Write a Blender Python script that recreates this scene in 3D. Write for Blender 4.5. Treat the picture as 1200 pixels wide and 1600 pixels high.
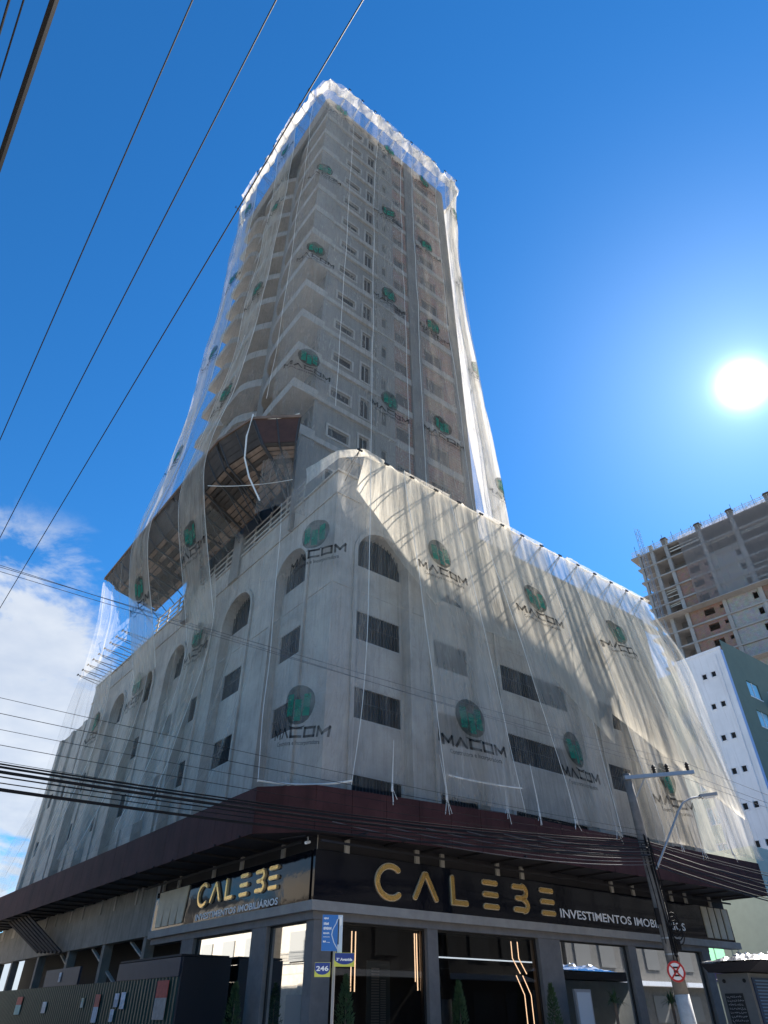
import bpy, bmesh, math, random
from mathutils import Vector, Matrix, noise
S = bpy.context.scene
for o in list(bpy.data.objects): bpy.data.objects.remove(o)
COL = S.collection
R_ = math.radians

# ---------------------------------------------------------------- camera
F_PX = 1020.0
cam_d = bpy.data.cameras.new('camera'); cam = bpy.data.objects.new('camera', cam_d); COL.objects.link(cam)
cam_d.sensor_fit = 'HORIZONTAL'; cam_d.sensor_width = 36.0
cam_d.lens = 36.0 * F_PX / 1200.0
cam_d.clip_start = 0.05; cam_d.clip_end = 3000
PITCH = math.atan(783 / 1020.0)
cam.location = (0, 0, 1.6); cam.rotation_euler = (R_(90) + PITCH, 0, 0)
S.camera = cam
S.render.resolution_x, S.render.resolution_y = 768, 1024
S.view_settings.view_transform = 'Standard'; S.view_settings.look = 'None'
S.view_settings.gamma = 1.0; S.view_settings.exposure = 1.45
try:
    S.cycles.transparent_max_bounces = 24; S.cycles.max_bounces = 8
    S.cycles.transmission_bounces = 6
except Exception: pass

# ---------------------------------------------------------------- world + sun
SUN_AZ, SUN_EL = 39.2, 41.3
SD = Vector((math.sin(R_(SUN_AZ)) * math.cos(R_(SUN_EL)), math.cos(R_(SUN_AZ)) * math.cos(R_(SUN_EL)), math.sin(R_(SUN_EL))))
wd = bpy.data.worlds.new('World'); S.world = wd; wd.use_nodes = True
nt = wd.node_tree; N = nt.nodes; Lk = nt.links
for n in list(N): N.remove(n)
def nd(t, **k):
    n = N.new(t)
    for a, b in k.items(): setattr(n, a, b)
    return n
sky = nd('ShaderNodeTexSky', sky_type='NISHITA'); sky.sun_disc = False
sky.sun_elevation = R_(SUN_EL); sky.sun_rotation = R_(SUN_AZ)
sky.air_density = 1.0; sky.dust_density = 0.05; sky.ozone_density = 2.2
tc = nd('ShaderNodeTexCoord')
hsv = nd('ShaderNodeHueSaturation'); hsv.inputs['Saturation'].default_value = 1.12; hsv.inputs['Value'].default_value = 1.0
tint = nd('ShaderNodeVectorMath', operation='MULTIPLY'); tint.inputs[1].default_value = (0.52, 0.80, 1.04)
Lk.new(sky.outputs[0], tint.inputs[0]); Lk.new(tint.outputs[0], hsv.inputs['Color'])
# clouds low in the north-west
sep = nd('ShaderNodeSeparateXYZ'); Lk.new(tc.outputs['Generated'], sep.inputs[0])
dv = nd('ShaderNodeVectorMath', operation='DIVIDE')
zc = nd('ShaderNodeMath', operation='MAXIMUM'); Lk.new(sep.outputs['Z'], zc.inputs[0]); zc.inputs[1].default_value = 0.05
zadd = nd('ShaderNodeMath', operation='ADD'); Lk.new(zc.outputs[0], zadd.inputs[0]); zadd.inputs[1].default_value = 0.25
cmb = nd('ShaderNodeCombineXYZ')
for i in range(3): Lk.new(zadd.outputs[0], cmb.inputs[i])
Lk.new(tc.outputs['Generated'], dv.inputs[0]); Lk.new(cmb.outputs[0], dv.inputs[1])
noi = nd('ShaderNodeTexNoise'); noi.inputs['Scale'].default_value = 4.2; noi.inputs['Detail'].default_value = 12; noi.inputs['Roughness'].default_value = 0.62; noi.inputs['Distortion'].default_value = 0.3
Lk.new(dv.outputs[0], noi.inputs['Vector'])
# bank of cloud: strongest near the horizon on the left
az = nd('ShaderNodeVectorMath', operation='DOT_PRODUCT'); az.inputs[1].default_value = (-0.545, 0.76, 0.36)
Lk.new(tc.outputs['Generated'], az.inputs[0])
bank = nd('ShaderNodeMapRange'); bank.inputs['From Min'].default_value = 0.955; bank.inputs['From Max'].default_value = 1.0
bank.inputs['To Min'].default_value = 0.0; bank.inputs['To Max'].default_value = 0.36
Lk.new(az.outputs['Value'], bank.inputs['Value'])
low = nd('ShaderNodeMapRange'); low.inputs['From Min'].default_value = 0.40; low.inputs['From Max'].default_value = 0.16
low.inputs['To Min'].default_value = 0.0; low.inputs['To Max'].default_value = 0.25
Lk.new(sep.outputs['Z'], low.inputs['Value'])
a1 = nd('ShaderNodeMath', operation='ADD'); Lk.new(bank.outputs[0], a1.inputs[0]); Lk.new(low.outputs[0], a1.inputs[1])
a2 = nd('ShaderNodeMath', operation='ADD'); Lk.new(a1.outputs[0], a2.inputs[0]); Lk.new(noi.outputs['Fac'], a2.inputs[1])
cr = nd('ShaderNodeMapRange', interpolation_type='SMOOTHSTEP'); cr.inputs['From Min'].default_value = 0.66; cr.inputs['From Max'].default_value = 0.84; cr.inputs['To Max'].default_value = 0.92
Lk.new(a2.outputs[0], cr.inputs['Value'])
# only on the left-hand side of the sky
lft = nd('ShaderNodeVectorMath', operation='DOT_PRODUCT'); lft.inputs[1].default_value = (-0.62, 0.74, 0.25)
Lk.new(tc.outputs['Generated'], lft.inputs[0])
lfm = nd('ShaderNodeMapRange', interpolation_type='SMOOTHSTEP'); lfm.inputs['From Min'].default_value = 0.78; lfm.inputs['From Max'].default_value = 0.955
Lk.new(lft.outputs['Value'], lfm.inputs['Value'])
hi = nd('ShaderNodeMapRange', interpolation_type='SMOOTHSTEP'); hi.inputs['From Min'].default_value = 0.56; hi.inputs['From Max'].default_value = 0.49
Lk.new(sep.outputs['Z'], hi.inputs['Value'])
mm = nd('ShaderNodeMath', operation='MULTIPLY'); Lk.new(cr.outputs[0], mm.inputs[0]); Lk.new(lfm.outputs[0], mm.inputs[1])
mm2 = nd('ShaderNodeMath', operation='MULTIPLY'); Lk.new(mm.outputs[0], mm2.inputs[0]); Lk.new(hi.outputs[0], mm2.inputs[1])
noi2 = nd('ShaderNodeTexNoise'); noi2.inputs['Scale'].default_value = 9; noi2.inputs['Detail'].default_value = 8
Lk.new(dv.outputs[0], noi2.inputs['Vector'])
ccol = nd('ShaderNodeMix', data_type='RGBA'); Lk.new(noi2.outputs['Fac'], ccol.inputs[0])
ccol.inputs[6].default_value = (2.6, 3.1, 4.0, 1); ccol.inputs[7].default_value = (5.0, 5.2, 5.4, 1)
mixc = nd('ShaderNodeMix', data_type='RGBA'); Lk.new(mm2.outputs[0], mixc.inputs[0]); Lk.new(hsv.outputs[0], mixc.inputs[6]); Lk.new(ccol.outputs[2], mixc.inputs[7])
# glare of the sun in the sky
sdot = nd('ShaderNodeVectorMath', operation='DOT_PRODUCT'); sdot.inputs[1].default_value = SD
Lk.new(tc.outputs['Generated'], sdot.inputs[0])
ac = nd('ShaderNodeMath', operation='ARCCOSINE'); Lk.new(sdot.outputs['Value'], ac.inputs[0])
def glow(width, amp):
    m = nd('ShaderNodeMath', operation='DIVIDE'); Lk.new(ac.outputs[0], m.inputs[0]); m.inputs[1].default_value = R_(width)
    p = nd('ShaderNodeMath', operation='POWER'); Lk.new(m.outputs[0], p.inputs[0]); p.inputs[1].default_value = 1.5
    n2 = nd('ShaderNodeMath', operation='MULTIPLY'); Lk.new(p.outputs[0], n2.inputs[0]); n2.inputs[1].default_value = -1
    e = nd('ShaderNodeMath', operation='EXPONENT'); Lk.new(n2.outputs[0], e.inputs[0])
    q = nd('ShaderNodeMath', operation='MULTIPLY'); Lk.new(e.outputs[0], q.inputs[0]); q.inputs[1].default_value = amp
    return q
g1, g2, g3 = glow(0.9, 60.0), glow(2.4, 2.8), glow(10.0, 2.1)
s1 = nd('ShaderNodeMath', operation='ADD'); Lk.new(g1.outputs[0], s1.inputs[0]); Lk.new(g2.outputs[0], s1.inputs[1])
s2 = nd('ShaderNodeMath', operation='ADD'); Lk.new(s1.outputs[0], s2.inputs[0]); Lk.new(g3.outputs[0], s2.inputs[1])
gc = nd('ShaderNodeVectorMath', operation='SCALE'); gc.inputs[0].default_value = (0.72, 0.88, 1.0); Lk.new(s2.outputs[0], gc.inputs['Scale'])
fin = nd('ShaderNodeVectorMath', operation='ADD'); Lk.new(mixc.outputs[2], fin.inputs[0]); Lk.new(gc.outputs[0], fin.inputs[1])
bg = nd('ShaderNodeBackground'); bg.inputs['Strength'].default_value = 0.070
Lk.new(fin.outputs[0], bg.inputs['Color'])
wo = nd('ShaderNodeOutputWorld'); Lk.new(bg.outputs[0], wo.inputs[0])
sun_d = bpy.data.lights.new('sun', 'SUN'); sun_d.energy = 5.0; sun_d.angle = R_(0.5); sun_d.color = (1.0, 0.94, 0.85)
sun = bpy.data.objects.new('sun', sun_d); COL.objects.link(sun)
sun.rotation_euler = (-SD).to_track_quat('-Z', 'Y').to_euler()

# ---------------------------------------------------------------- frame of the block: ru along the right street, lu along the left street
AZ = R_(51.75)
RV = Vector((math.sin(AZ), math.cos(AZ), 0)); LV = Vector((-RV.y, RV.x, 0)); CC = Vector((-1.85, 20.0, 0))
def W(ru, lu, z): return CC + RV * ru + LV * lu + Vector((0, 0, z))

# ---------------------------------------------------------------- materials
MATS = {}
def mat(name, col, rough=0.8, metal=0.0, var=0.0, vscale=3.0, streak=0.0, bump=0.0, bscale=30.0, emis=None, estr=0.0, spec=0.5, col2=None, alpha=None):
    if name in MATS: return MATS[name]
    m = bpy.data.materials.new(name); m.use_nodes = True; MATS[name] = m
    t = m.node_tree; n = t.nodes; l = t.links; b = n['Principled BSDF']
    b.inputs['Base Color'].default_value = (*col, 1); b.inputs['Roughness'].default_value = rough
    b.inputs['Metallic'].default_value = metal; b.inputs['Specular IOR Level'].default_value = spec
    if emis: b.inputs['Emission Color'].default_value = (*emis, 1); b.inputs['Emission Strength'].default_value = estr
    tcn = n.new('ShaderNodeTexCoord')
    cur = None
    c2 = col2 if col2 else tuple(c * (1 - var) for c in col)
    if var > 0 or col2:
        no = n.new('ShaderNodeTexNoise'); no.inputs['Scale'].default_value = vscale; no.inputs['Detail'].default_value = 9; no.inputs['Roughness'].default_value = 0.65
        l.new(tcn.outputs['Object'], no.inputs['Vector'])
        mr = n.new('ShaderNodeMapRange'); mr.inputs['From Min'].default_value = 0.35; mr.inputs['From Max'].default_value = 0.68
        l.new(no.outputs['Fac'], mr.inputs['Value'])
        mx = n.new('ShaderNodeMix'); mx.data_type = 'RGBA'; l.new(mr.outputs[0], mx.inputs[0])
        mx.inputs[6].default_value = (*col, 1); mx.inputs[7].default_value = (*c2, 1); cur = mx.outputs[2]
        l.new(cur, b.inputs['Base Color'])
    if streak > 0:
        mp = n.new('ShaderNodeMapping'); mp.inputs['Scale'].default_value = (2.6, 2.6, 0.12); l.new(tcn.outputs['Object'], mp.inputs[0])
        no = n.new('ShaderNodeTexNoise'); no.inputs['Scale'].default_value = 2.2; no.inputs['Detail'].default_value = 8; no.inputs['Roughness'].default_value = .7; l.new(mp.outputs[0], no.inputs['Vector'])
        mr = n.new('ShaderNodeMapRange'); mr.inputs['From Min'].default_value = 0.5; mr.inputs['From Max'].default_value = 0.75; mr.inputs['To Max'].default_value = streak
        l.new(no.outputs['Fac'], mr.inputs['Value'])
        mx2 = n.new('ShaderNodeMix'); mx2.data_type = 'RGBA'; l.new(mr.outputs[0], mx2.inputs[0])
        if cur: l.new(cur, mx2.inputs[6])
        else: mx2.inputs[6].default_value = (*col, 1)
        mx2.inputs[7].default_value = tuple(c * 0.3 for c in col) + (1,)
        l.new(mx2.outputs[2], b.inputs['Base Color'])
    if bump > 0:
        no = n.new('ShaderNodeTexNoise'); no.inputs['Scale'].default_value = bscale; no.inputs['Detail'].default_value = 6; l.new(tcn.outputs['Object'], no.inputs['Vector'])
        bp = n.new('ShaderNodeBump'); bp.inputs['Strength'].default_value = bump; bp.inputs['Distance'].default_value = 0.05
        l.new(no.outputs['Fac'], bp.inputs['Height']); l.new(bp.outputs[0], b.inputs['Normal'])
    return m
def brick_mat(name, c1, c2, mortar, sx=4.0, ang=None):
    if name in MATS: return MATS[name]
    m = bpy.data.materials.new(name); m.use_nodes = True; MATS[name] = m
    t = m.node_tree; n = t.nodes; l = t.links; b = n['Principled BSDF']; b.inputs['Roughness'].default_value = 0.9
    tcn = n.new('ShaderNodeTexCoord'); mp = n.new('ShaderNodeMapping'); mp.vector_type = 'POINT'
    # turn the wall's own run into x and its height into y
    a = AZ if ang is None else ang
    mp.inputs['Rotation'].default_value = (0, 0, -(R_(90) - a))
    l.new(tcn.outputs['Object'], mp.inputs[0])
    sp = n.new('ShaderNodeSeparateXYZ'); l.new(mp.outputs[0], sp.inputs[0])
    cb = n.new('ShaderNodeCombineXYZ'); l.new(sp.outputs['X'], cb.inputs['X']); l.new(sp.outputs['Z'], cb.inputs['Y'])
    br = n.new('ShaderNodeTexBrick'); br.inputs['Scale'].default_value = 1.0
    br.inputs['Brick Width'].default_value = 0.39; br.inputs['Row Height'].default_value = 0.2; br.inputs['Mortar Size'].default_value = 0.015
    br.inputs['Color1'].default_value = (*c1, 1); br.inputs['Color2'].default_value = (*c2, 1); br.inputs['Mortar'].default_value = (*mortar, 1)
    l.new(cb.outputs[0], br.inputs['Vector'])
    no = n.new('ShaderNodeTexNoise'); no.inputs['Scale'].default_value = 1.4; no.inputs['Detail'].default_value = 8; l.new(tcn.outputs['Object'], no.inputs['Vector'])
    mx = n.new('ShaderNodeMix'); mx.data_type = 'RGBA'; mx.blend_type = 'MULTIPLY'; mx.inputs[0].default_value = 0.55
    l.new(br.outputs['Color'], mx.inputs[6]); l.new(no.outputs['Color'], mx.inputs[7]); 
    hs = n.new('ShaderNodeHueSaturation'); hs.inputs['Value'].default_value = 1.45; l.new(mx.outputs[2], hs.inputs['Color']); l.new(hs.outputs[0], b.inputs['Base Color'])
    return m
def net_mat(name, dens_lo, dens_hi, col=(0.86, 0.80, 0.70), fold=6.0, trans=0.6):
    m = bpy.data.materials.new(name); m.use_nodes = True
    t = m.node_tree; n = t.nodes; l = t.links
    for x in list(n): n.remove(x)
    out = n.new('ShaderNodeOutputMaterial'); tr = n.new('ShaderNodeBsdfTransparent')
    df = n.new('ShaderNodeBsdfDiffuse'); df.inputs['Color'].default_value = (*col, 1)
    tl = n.new('ShaderNodeBsdfTranslucent'); tl.inputs['Color'].default_value = (*col, 1)
    m1 = n.new('ShaderNodeMixShader'); m1.inputs[0].default_value = trans; l.new(df.outputs[0], m1.inputs[1]); l.new(tl.outputs[0], m1.inputs[2])
    uv = n.new('ShaderNodeUVMap')
    mp = n.new('ShaderNodeMapping'); mp.inputs['Scale'].default_value = (fold, 0.22, 1); l.new(uv.outputs[0], mp.inputs[0])
    no = n.new('ShaderNodeTexNoise'); no.inputs['Scale'].default_value = 1.0; no.inputs['Detail'].default_value = 7; no.inputs['Roughness'].default_value = 0.6; no.inputs['Distortion'].default_value = 0.5
    l.new(mp.outputs[0], no.inputs['Vector'])
    mp2 = n.new('ShaderNodeMapping'); mp2.inputs['Scale'].default_value = (0.5, 0.35, 1); l.new(uv.outputs[0], mp2.inputs[0])
    no2 = n.new('ShaderNodeTexNoise'); no2.inputs['Scale'].default_value = 1.0; no2.inputs['Detail'].default_value = 3; l.new(mp2.outputs[0], no2.inputs['Vector'])
    av = n.new('ShaderNodeMath'); av.operation = 'ADD'; l.new(no.outputs['Fac'], av.inputs[0]); l.new(no2.outputs['Fac'], av.inputs[1])
    mr = n.new('ShaderNodeMapRange'); mr.inputs['From Min'].default_value = 0.75; mr.inputs['From Max'].default_value = 1.3
    mr.inputs['To Min'].default_value = dens_lo; mr.inputs['To Max'].default_value = dens_hi; l.new(av.outputs[0], mr.inputs['Value'])
    bp = n.new('ShaderNodeBump'); bp.inputs['Strength'].default_value = 0.7; bp.inputs['Distance'].default_value = 0.12; l.new(no.outputs['Fac'], bp.inputs['Height'])
    l.new(bp.outputs[0], df.inputs['Normal']); l.new(bp.outputs[0], tl.inputs['Normal'])
    mp3 = n.new('ShaderNodeMapping'); mp3.inputs['Scale'].default_value = (1.9, 0.22, 1); l.new(uv.outputs[0], mp3.inputs[0])
    no3 = n.new('ShaderNodeTexNoise'); no3.inputs['Scale'].default_value = 1.0; no3.inputs['Detail'].default_value = 5; no3.inputs['Distortion'].default_value = 1.6; l.new(mp3.outputs[0], no3.inputs['Vector'])
    sb = n.new('ShaderNodeMath'); sb.operation = 'SUBTRACT'; l.new(no3.outputs['Fac'], sb.inputs[0]); sb.inputs[1].default_value = 0.5
    ab = n.new('ShaderNodeMath'); ab.operation = 'ABSOLUTE'; l.new(sb.outputs[0], ab.inputs[0])
    cs = n.new('ShaderNodeMapRange'); cs.inputs['From Min'].default_value = 0.0; cs.inputs['From Max'].default_value = 0.022; cs.inputs['To Min'].default_value = 0.13; cs.inputs['To Max'].default_value = 0.0; l.new(ab.outputs[0], cs.inputs['Value'])
    ad = n.new('ShaderNodeMath'); ad.operation = 'ADD'; l.new(mr.outputs[0], ad.inputs[0]); l.new(cs.outputs[0], ad.inputs[1])
    m2 = n.new('ShaderNodeMixShader'); l.new(ad.outputs[0], m2.inputs[0]); l.new(tr.outputs[0], m2.inputs[1]); l.new(m1.outputs[0], m2.inputs[2])
    l.new(m2.outputs[0], out.inputs[0])
    return m
def print_mat(name, col, fac):
    m = bpy.data.materials.new(name); m.use_nodes = True
    t = m.node_tree; n = t.nodes; l = t.links
    for x in list(n): n.remove(x)
    out = n.new('ShaderNodeOutputMaterial'); tr = n.new('ShaderNodeBsdfTransparent')
    df = n.new('ShaderNodeBsdfDiffuse'); df.inputs['Color'].default_value = (*col, 1)
    tl = n.new('ShaderNodeBsdfTranslucent'); tl.inputs['Color'].default_value = (*col, 1)
    m1 = n.new('ShaderNodeMixShader'); m1.inputs[0].default_value = 0.5; l.new(df.outputs[0], m1.inputs[1]); l.new(tl.outputs[0], m1.inputs[2])
    m2 = n.new('ShaderNodeMixShader'); tcn = n.new('ShaderNodeTexCoord'); fn_ = n.new('ShaderNodeTexNoise'); fn_.inputs['Scale'].default_value = 2.6; fn_.inputs['Detail'].default_value = 6; l.new(tcn.outputs['Object'], fn_.inputs['Vector'])
    fm = n.new('ShaderNodeMapRange'); fm.inputs['From Min'].default_value = .35; fm.inputs['From Max'].default_value = .65; fm.inputs['To Min'].default_value = fac * 1.12; fm.inputs['To Max'].default_value = fac * .68; l.new(fn_.outputs['Fac'], fm.inputs['Value']); l.new(fm.outputs[0], m2.inputs[0]); l.new(tr.outputs[0], m2.inputs[1]); l.new(m1.outputs[0], m2.inputs[2]); l.new(m2.outputs[0], out.inputs[0])
    return m

CONC = mat('concrete_render', (0.46, 0.43, 0.385), 0.92, var=0.32, vscale=0.9, streak=0.5, bump=0.35, bscale=14)
CONC2 = mat('tower_render', (0.27, 0.26, 0.24), 0.92, var=0.28, vscale=0.6, streak=0.35, bump=0.3, bscale=12)
SLAB = mat('slab_concrete', (0.44, 0.42, 0.385), 0.9, var=0.25, vscale=1.3, streak=0.3, bump=0.2)
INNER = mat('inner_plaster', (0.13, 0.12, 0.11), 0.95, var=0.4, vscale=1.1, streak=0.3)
BRICK = brick_mat('hollow_brick', (0.28, 0.14, 0.10), (0.24, 0.115, 0.08), (0.36, 0.32, 0.28))
BLOCK = brick_mat('grey_block', (0.40, 0.39, 0.37), (0.34, 0.33, 0.32), (0.22, 0.21, 0.20))
DARK = mat('dark_void', (0.012, 0.012, 0.014), 0.9)
PANE = mat('window_dark', (0.012, 0.013, 0.016), 0.5, spec=0.2)
GRILLE = mat('grille_metal', (0.045, 0.045, 0.047), 0.5, metal=0.3)
FRAME = mat('window_frame', (0.40, 0.39, 0.37), 0.8, var=0.15)
CANOPY = mat('maroon_canopy', (0.072, 0.028, 0.027), 0.75, spec=.2, var=0.5, vscale=0.9, streak=0.6, bump=0.1)
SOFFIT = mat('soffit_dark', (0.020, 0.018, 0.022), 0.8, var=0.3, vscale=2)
LEDGE = mat('grey_ledge', (0.38, 0.35, 0.315), 0.8, var=0.22, vscale=2.5, bump=0.15)
SHOPCOL = mat('shop_column_grey', (0.20, 0.185, 0.175), 0.75, var=0.25, vscale=3)
SIGNB = mat('glossy_black_sign', (0.006, 0.007, 0.012), 0.05, spec=0.35, bump=0.10, bscale=1.5)
GOLD = mat('gold_letter', (0.83, 0.52, 0.17), 0.22, metal=0.9)
RIM = mat('letter_rim', (0.75, 0.62, 0.42), 0.3, metal=0.4)
WHITEL = mat('white_letter', (0.85, 0.85, 0.85), 0.5)
CREAM = mat('cream_slat', (0.62, 0.54, 0.40), 0.6, var=0.2)
WOOD = mat('old_board', (0.24, 0.165, 0.12), 0.85, var=0.5, vscale=2.0, bump=0.2)
WOODR = mat('red_board', (0.075, 0.035, 0.026), 0.8, var=0.4)
WOODD = mat('dark_plywood', (0.07, 0.055, 0.045), 0.9, var=0.5, vscale=2)
POLEM = mat('silhouette_pole', (0.045, 0.042, 0.04), 0.6)  # backlit silhouette put into the colour, darker than the bare metal
RAILM = mat('rail_timber', (0.55, 0.52, 0.46), 0.8, var=0.3)
BLACK = mat('black_cap', (0.012, 0.012, 0.012), 0.6)
CABLE = mat('cable_black', (0.012, 0.012, 0.014), 0.55, spec=0.15)
CABLEG = mat('cable_grey', (0.10, 0.10, 0.11), 0.35, metal=0.3)
POSTC = mat('post_concrete', (0.22, 0.205, 0.19), 0.9, var=0.35, vscale=5, bump=0.3)
POSTW = mat('post_whitewash', (0.62, 0.62, 0.60), 0.85, var=0.25, vscale=6)
STEEL = mat('galvanised', (0.42, 0.43, 0.44), 0.4, metal=0.7)
WHITEB = mat('white_paint', (0.78, 0.79, 0.84), 0.8, var=0.12, vscale=0.4, streak=0.25)
GREENB = mat('green_paint', (0.13, 0.17, 0.14), 0.85, var=0.12, vscale=0.8)
PALEB = mat('pale_green_paint', (0.52, 0.60, 0.52), 0.85, var=0.08)
HOARD = mat('green_hoarding', (0.010, 0.045, 0.032), 0.5, var=0.3)
BLUEB = mat('navy_board', (0.020, 0.028, 0.048), 0.6, var=0.2)
ROPE = mat('white_rope', (0.75, 0.74, 0.70), 0.8)
LEAF = mat('leaf_green', (0.035, 0.075, 0.028), 0.6, col2=(0.07, 0.12, 0.04), vscale=6)
LED = mat('warm_led', (1, 0.7, 0.45), 0.5, emis=(1.0, 0.62, 0.36), estr=1.6)
NETT = net_mat('net_thin', 0.16, 0.42, col=(.54, .51, .47), fold=5)
NETT2 = net_mat('net_tower_strip', 0.16, 0.42, col=(.58, .55, .50), fold=3)
NETC = net_mat('net_corner', 0.10, 0.28, col=(.70, .66, .60), fold=3)
NETS = net_mat('net_strip', 0.22, 0.52, fold=3)
NETP = net_mat('net_podium', 0.05, 0.20, fold=4)
NETLIT = net_mat('net_sunlit', 0.40, 0.72, col=(.88, .82, .71), fold=3, trans=0.75)  # brighter, denser net: sunlit look put into colour and density
NETW = net_mat('net_canvas', 0.40, 0.78, fold=4)
PGREEN = print_mat('print_green', (0.04, 0.36, 0.25), 0.66)
PDARK = print_mat('print_dark', (0.03, 0.03, 0.033), 0.72)
PCIRC = print_mat('print_circle', (0.04, 0.06, 0.055), 0.62)

def glass(name, tint=(0.02, 0.022, 0.026)):
    m = bpy.data.materials.new(name); m.use_nodes = True
    t = m.node_tree; n = t.nodes; l = t.links
    for x in list(n): n.remove(x)
    out = n.new('ShaderNodeOutputMaterial'); gl = n.new('ShaderNodeBsdfGlossy'); gl.inputs['Roughness'].default_value = 0.015
    gl.inputs['Color'].default_value = (0.9, 0.93, 0.95, 1)
    tr = n.new('ShaderNodeBsdfTransparent'); tr.inputs['Color'].default_value = (0.28, 0.30, 0.32, 1)
    fr = n.new('ShaderNodeFresnel'); fr.inputs['IOR'].default_value = 1.5
    mx = n.new('ShaderNodeMixShader'); l.new(fr.outputs[0], mx.inputs[0]); l.new(tr.outputs[0], mx.inputs[1]); l.new(gl.outputs[0], mx.inputs[2]); l.new(mx.outputs[0], out.inputs[0])
    return m
GLASS = glass('shop_glass')

# ---------------------------------------------------------------- mesh helpers
class MB:
    def __init__(s): s.v = []; s.f = []; s.m = []; s.mats = []; s.uv = None
    def mi(s, m):
        if m is None: return 0
        if m not in s.mats: s.mats.append(m)
        return s.mats.index(m)
    def add(s, vs, fs, m=None):
        b = len(s.v); s.v += [tuple(p) for p in vs]; i = s.mi(m)
        for f in fs: s.f.append([b + k for k in f]); s.m.append(i)
    def hexa(s, p, m=None):   # 8 points: bottom 4 ccw, top 4
        s.add(p, [(0, 3, 2, 1), (4, 5, 6, 7), (0, 1, 5, 4), (1, 2, 6, 5), (2, 3, 7, 6), (3, 0, 4, 7)], m)
    def box(s, r0, r1, l0, l1, z0, z1, m=None):
        s.hexa([W(r0, l0, z0), W(r1, l0, z0), W(r1, l1, z0), W(r0, l1, z0), W(r0, l0, z1), W(r1, l0, z1), W(r1, l1, z1), W(r0, l1, z1)], m)
    def fbox(s, F, u0, u1, o0, o1, z0, z1, m=None):
        s.hexa([F(u0, o0, z0), F(u1, o0, z0), F(u1, o1, z0), F(u0, o1, z0), F(u0, o0, z1), F(u1, o0, z1), F(u1, o1, z1), F(u0, o1, z1)], m)
    def tube(s, pts, r, m=None, seg=6, caps=True, r2=None):
        pts = [Vector(p) for p in pts]; n = len(pts); rings = []
        for i, p in enumerate(pts):
            d = (pts[min(i + 1, n - 1)] - pts[max(i - 1, 0)]).normalized()
            a = d.cross(Vector((0, 0, 1)))
            if a.length < 0.05: a = d.cross(Vector((1, 0, 0)))
            a.normalize(); b = d.cross(a)
            rr = r if r2 is None else r + (r2 - r) * i / (n - 1)
            rings.append([p + (a * math.cos(2 * math.pi * k / seg) + b * math.sin(2 * math.pi * k / seg)) * rr for k in range(seg)])
        vs = [q for g in rings for q in g]; fs = []
        for i in range(n - 1):
            for k in range(seg):
                fs.append((i * seg + k, i * seg + (k + 1) % seg, (i + 1) * seg + (k + 1) % seg, (i + 1) * seg + k))
        if caps: fs += [tuple(range(seg - 1, -1, -1)), tuple((n - 1) * seg + k for k in range(seg))]
        s.add(vs, fs, m)
    def beam(s, a, b, w, h, m=None):
        a = Vector(a); b = Vector(b); d = (b - a).normalized(); x = d.cross(Vector((0, 0, 1)))
        if x.length < 0.05: x = Vector((1, 0, 0))
        x.normalize(); y = x.cross(d); x *= w / 2; y *= h / 2
        s.hexa([a - x - y, a + x - y, a + x + y, a - x + y, b - x - y, b + x - y, b + x + y, b - x + y], m)
    def prism(s, poly, z0, z1, m=None):  # poly in (ru, lu)
        n = len(poly)
        vs = [W(a, b, z0) for a, b in poly] + [W(a, b, z1) for a, b in poly]
        s.add(vs, [tuple(range(n - 1, -1, -1)), tuple(range(n, 2 * n))] + [(i, (i + 1) % n, n + (i + 1) % n, n + i) for i in range(n)], m)
    def build(s, name, m=None, parent=None, smooth=False, **tags):
        me = bpy.data.meshes.new(name); me.from_pydata(s.v, [], s.f)
        ms = s.mats if s.mats else [m]
        for x in ms: me.materials.append(x if x is not None else m)
        if s.mats:
            me.polygons.foreach_set('material_index', s.m)
        if smooth: me.polygons.foreach_set('use_smooth', [True] * len(me.polygons))
        me.update()
        bm = bmesh.new(); bm.from_mesh(me); bmesh.ops.recalc_face_normals(bm, faces=bm.faces); bm.to_mesh(me); bm.free()
        o = bpy.data.objects.new(name, me); COL.objects.link(o)
        if parent:
            o.parent = parent; o.matrix_parent_inverse = Matrix.Translation(-parent.location)
        tag(o, **tags)
        return o
def tag(o, label=None, category=None, group=None, kind=None):
    if label: o['label'] = label
    if category: o['category'] = category
    if group: o['group'] = group
    if kind: o['kind'] = kind
    return o
def thing(name, loc, label, category, group=None):
    o = bpy.data.objects.new(name, None); COL.objects.link(o); o.location = loc; o.empty_display_size = 0.3
    return tag(o, label, category, group)

# ---------------------------------------------------------------- ground, streets
g = MB(); g.add([(-900, -900, -0.02), (900, -900, -0.02), (900, 900, -0.02), (-900, 900, -0.02)], [(0, 1, 2, 3)])
g.build('ground', mat('bounce_paving', (0.34, 0.31, 0.27), 0.9, var=0.25, vscale=2, bump=0.3, bscale=80), kind='structure')  # unseen street given pale paving to bounce fill onto the facades
g = MB(); g.prism([(-4.6, -4.2), (60, -4.2), (60, 60), (-4.6, 60)], -0.02, 0.13); g.build('sidewalk', mat('paving', (0.42, 0.39, 0.35), 0.9, var=0.2, vscale=1.5), kind='structure')

# ================================================================= THE TOWER BLOCK
PR = lambda u, o, z: W(u, -o, z)           # right podium face
PL_ = lambda u, o, z: W(-o, u, z)          # left podium face
TR = lambda u, o, z: W(u, 3.37 - o, z)     # right tower face
block = thing('apartment_block', W(0, 0, 0), 'tall unfinished apartment tower on an arcaded podium, wrapped in white nets', 'building')

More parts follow.
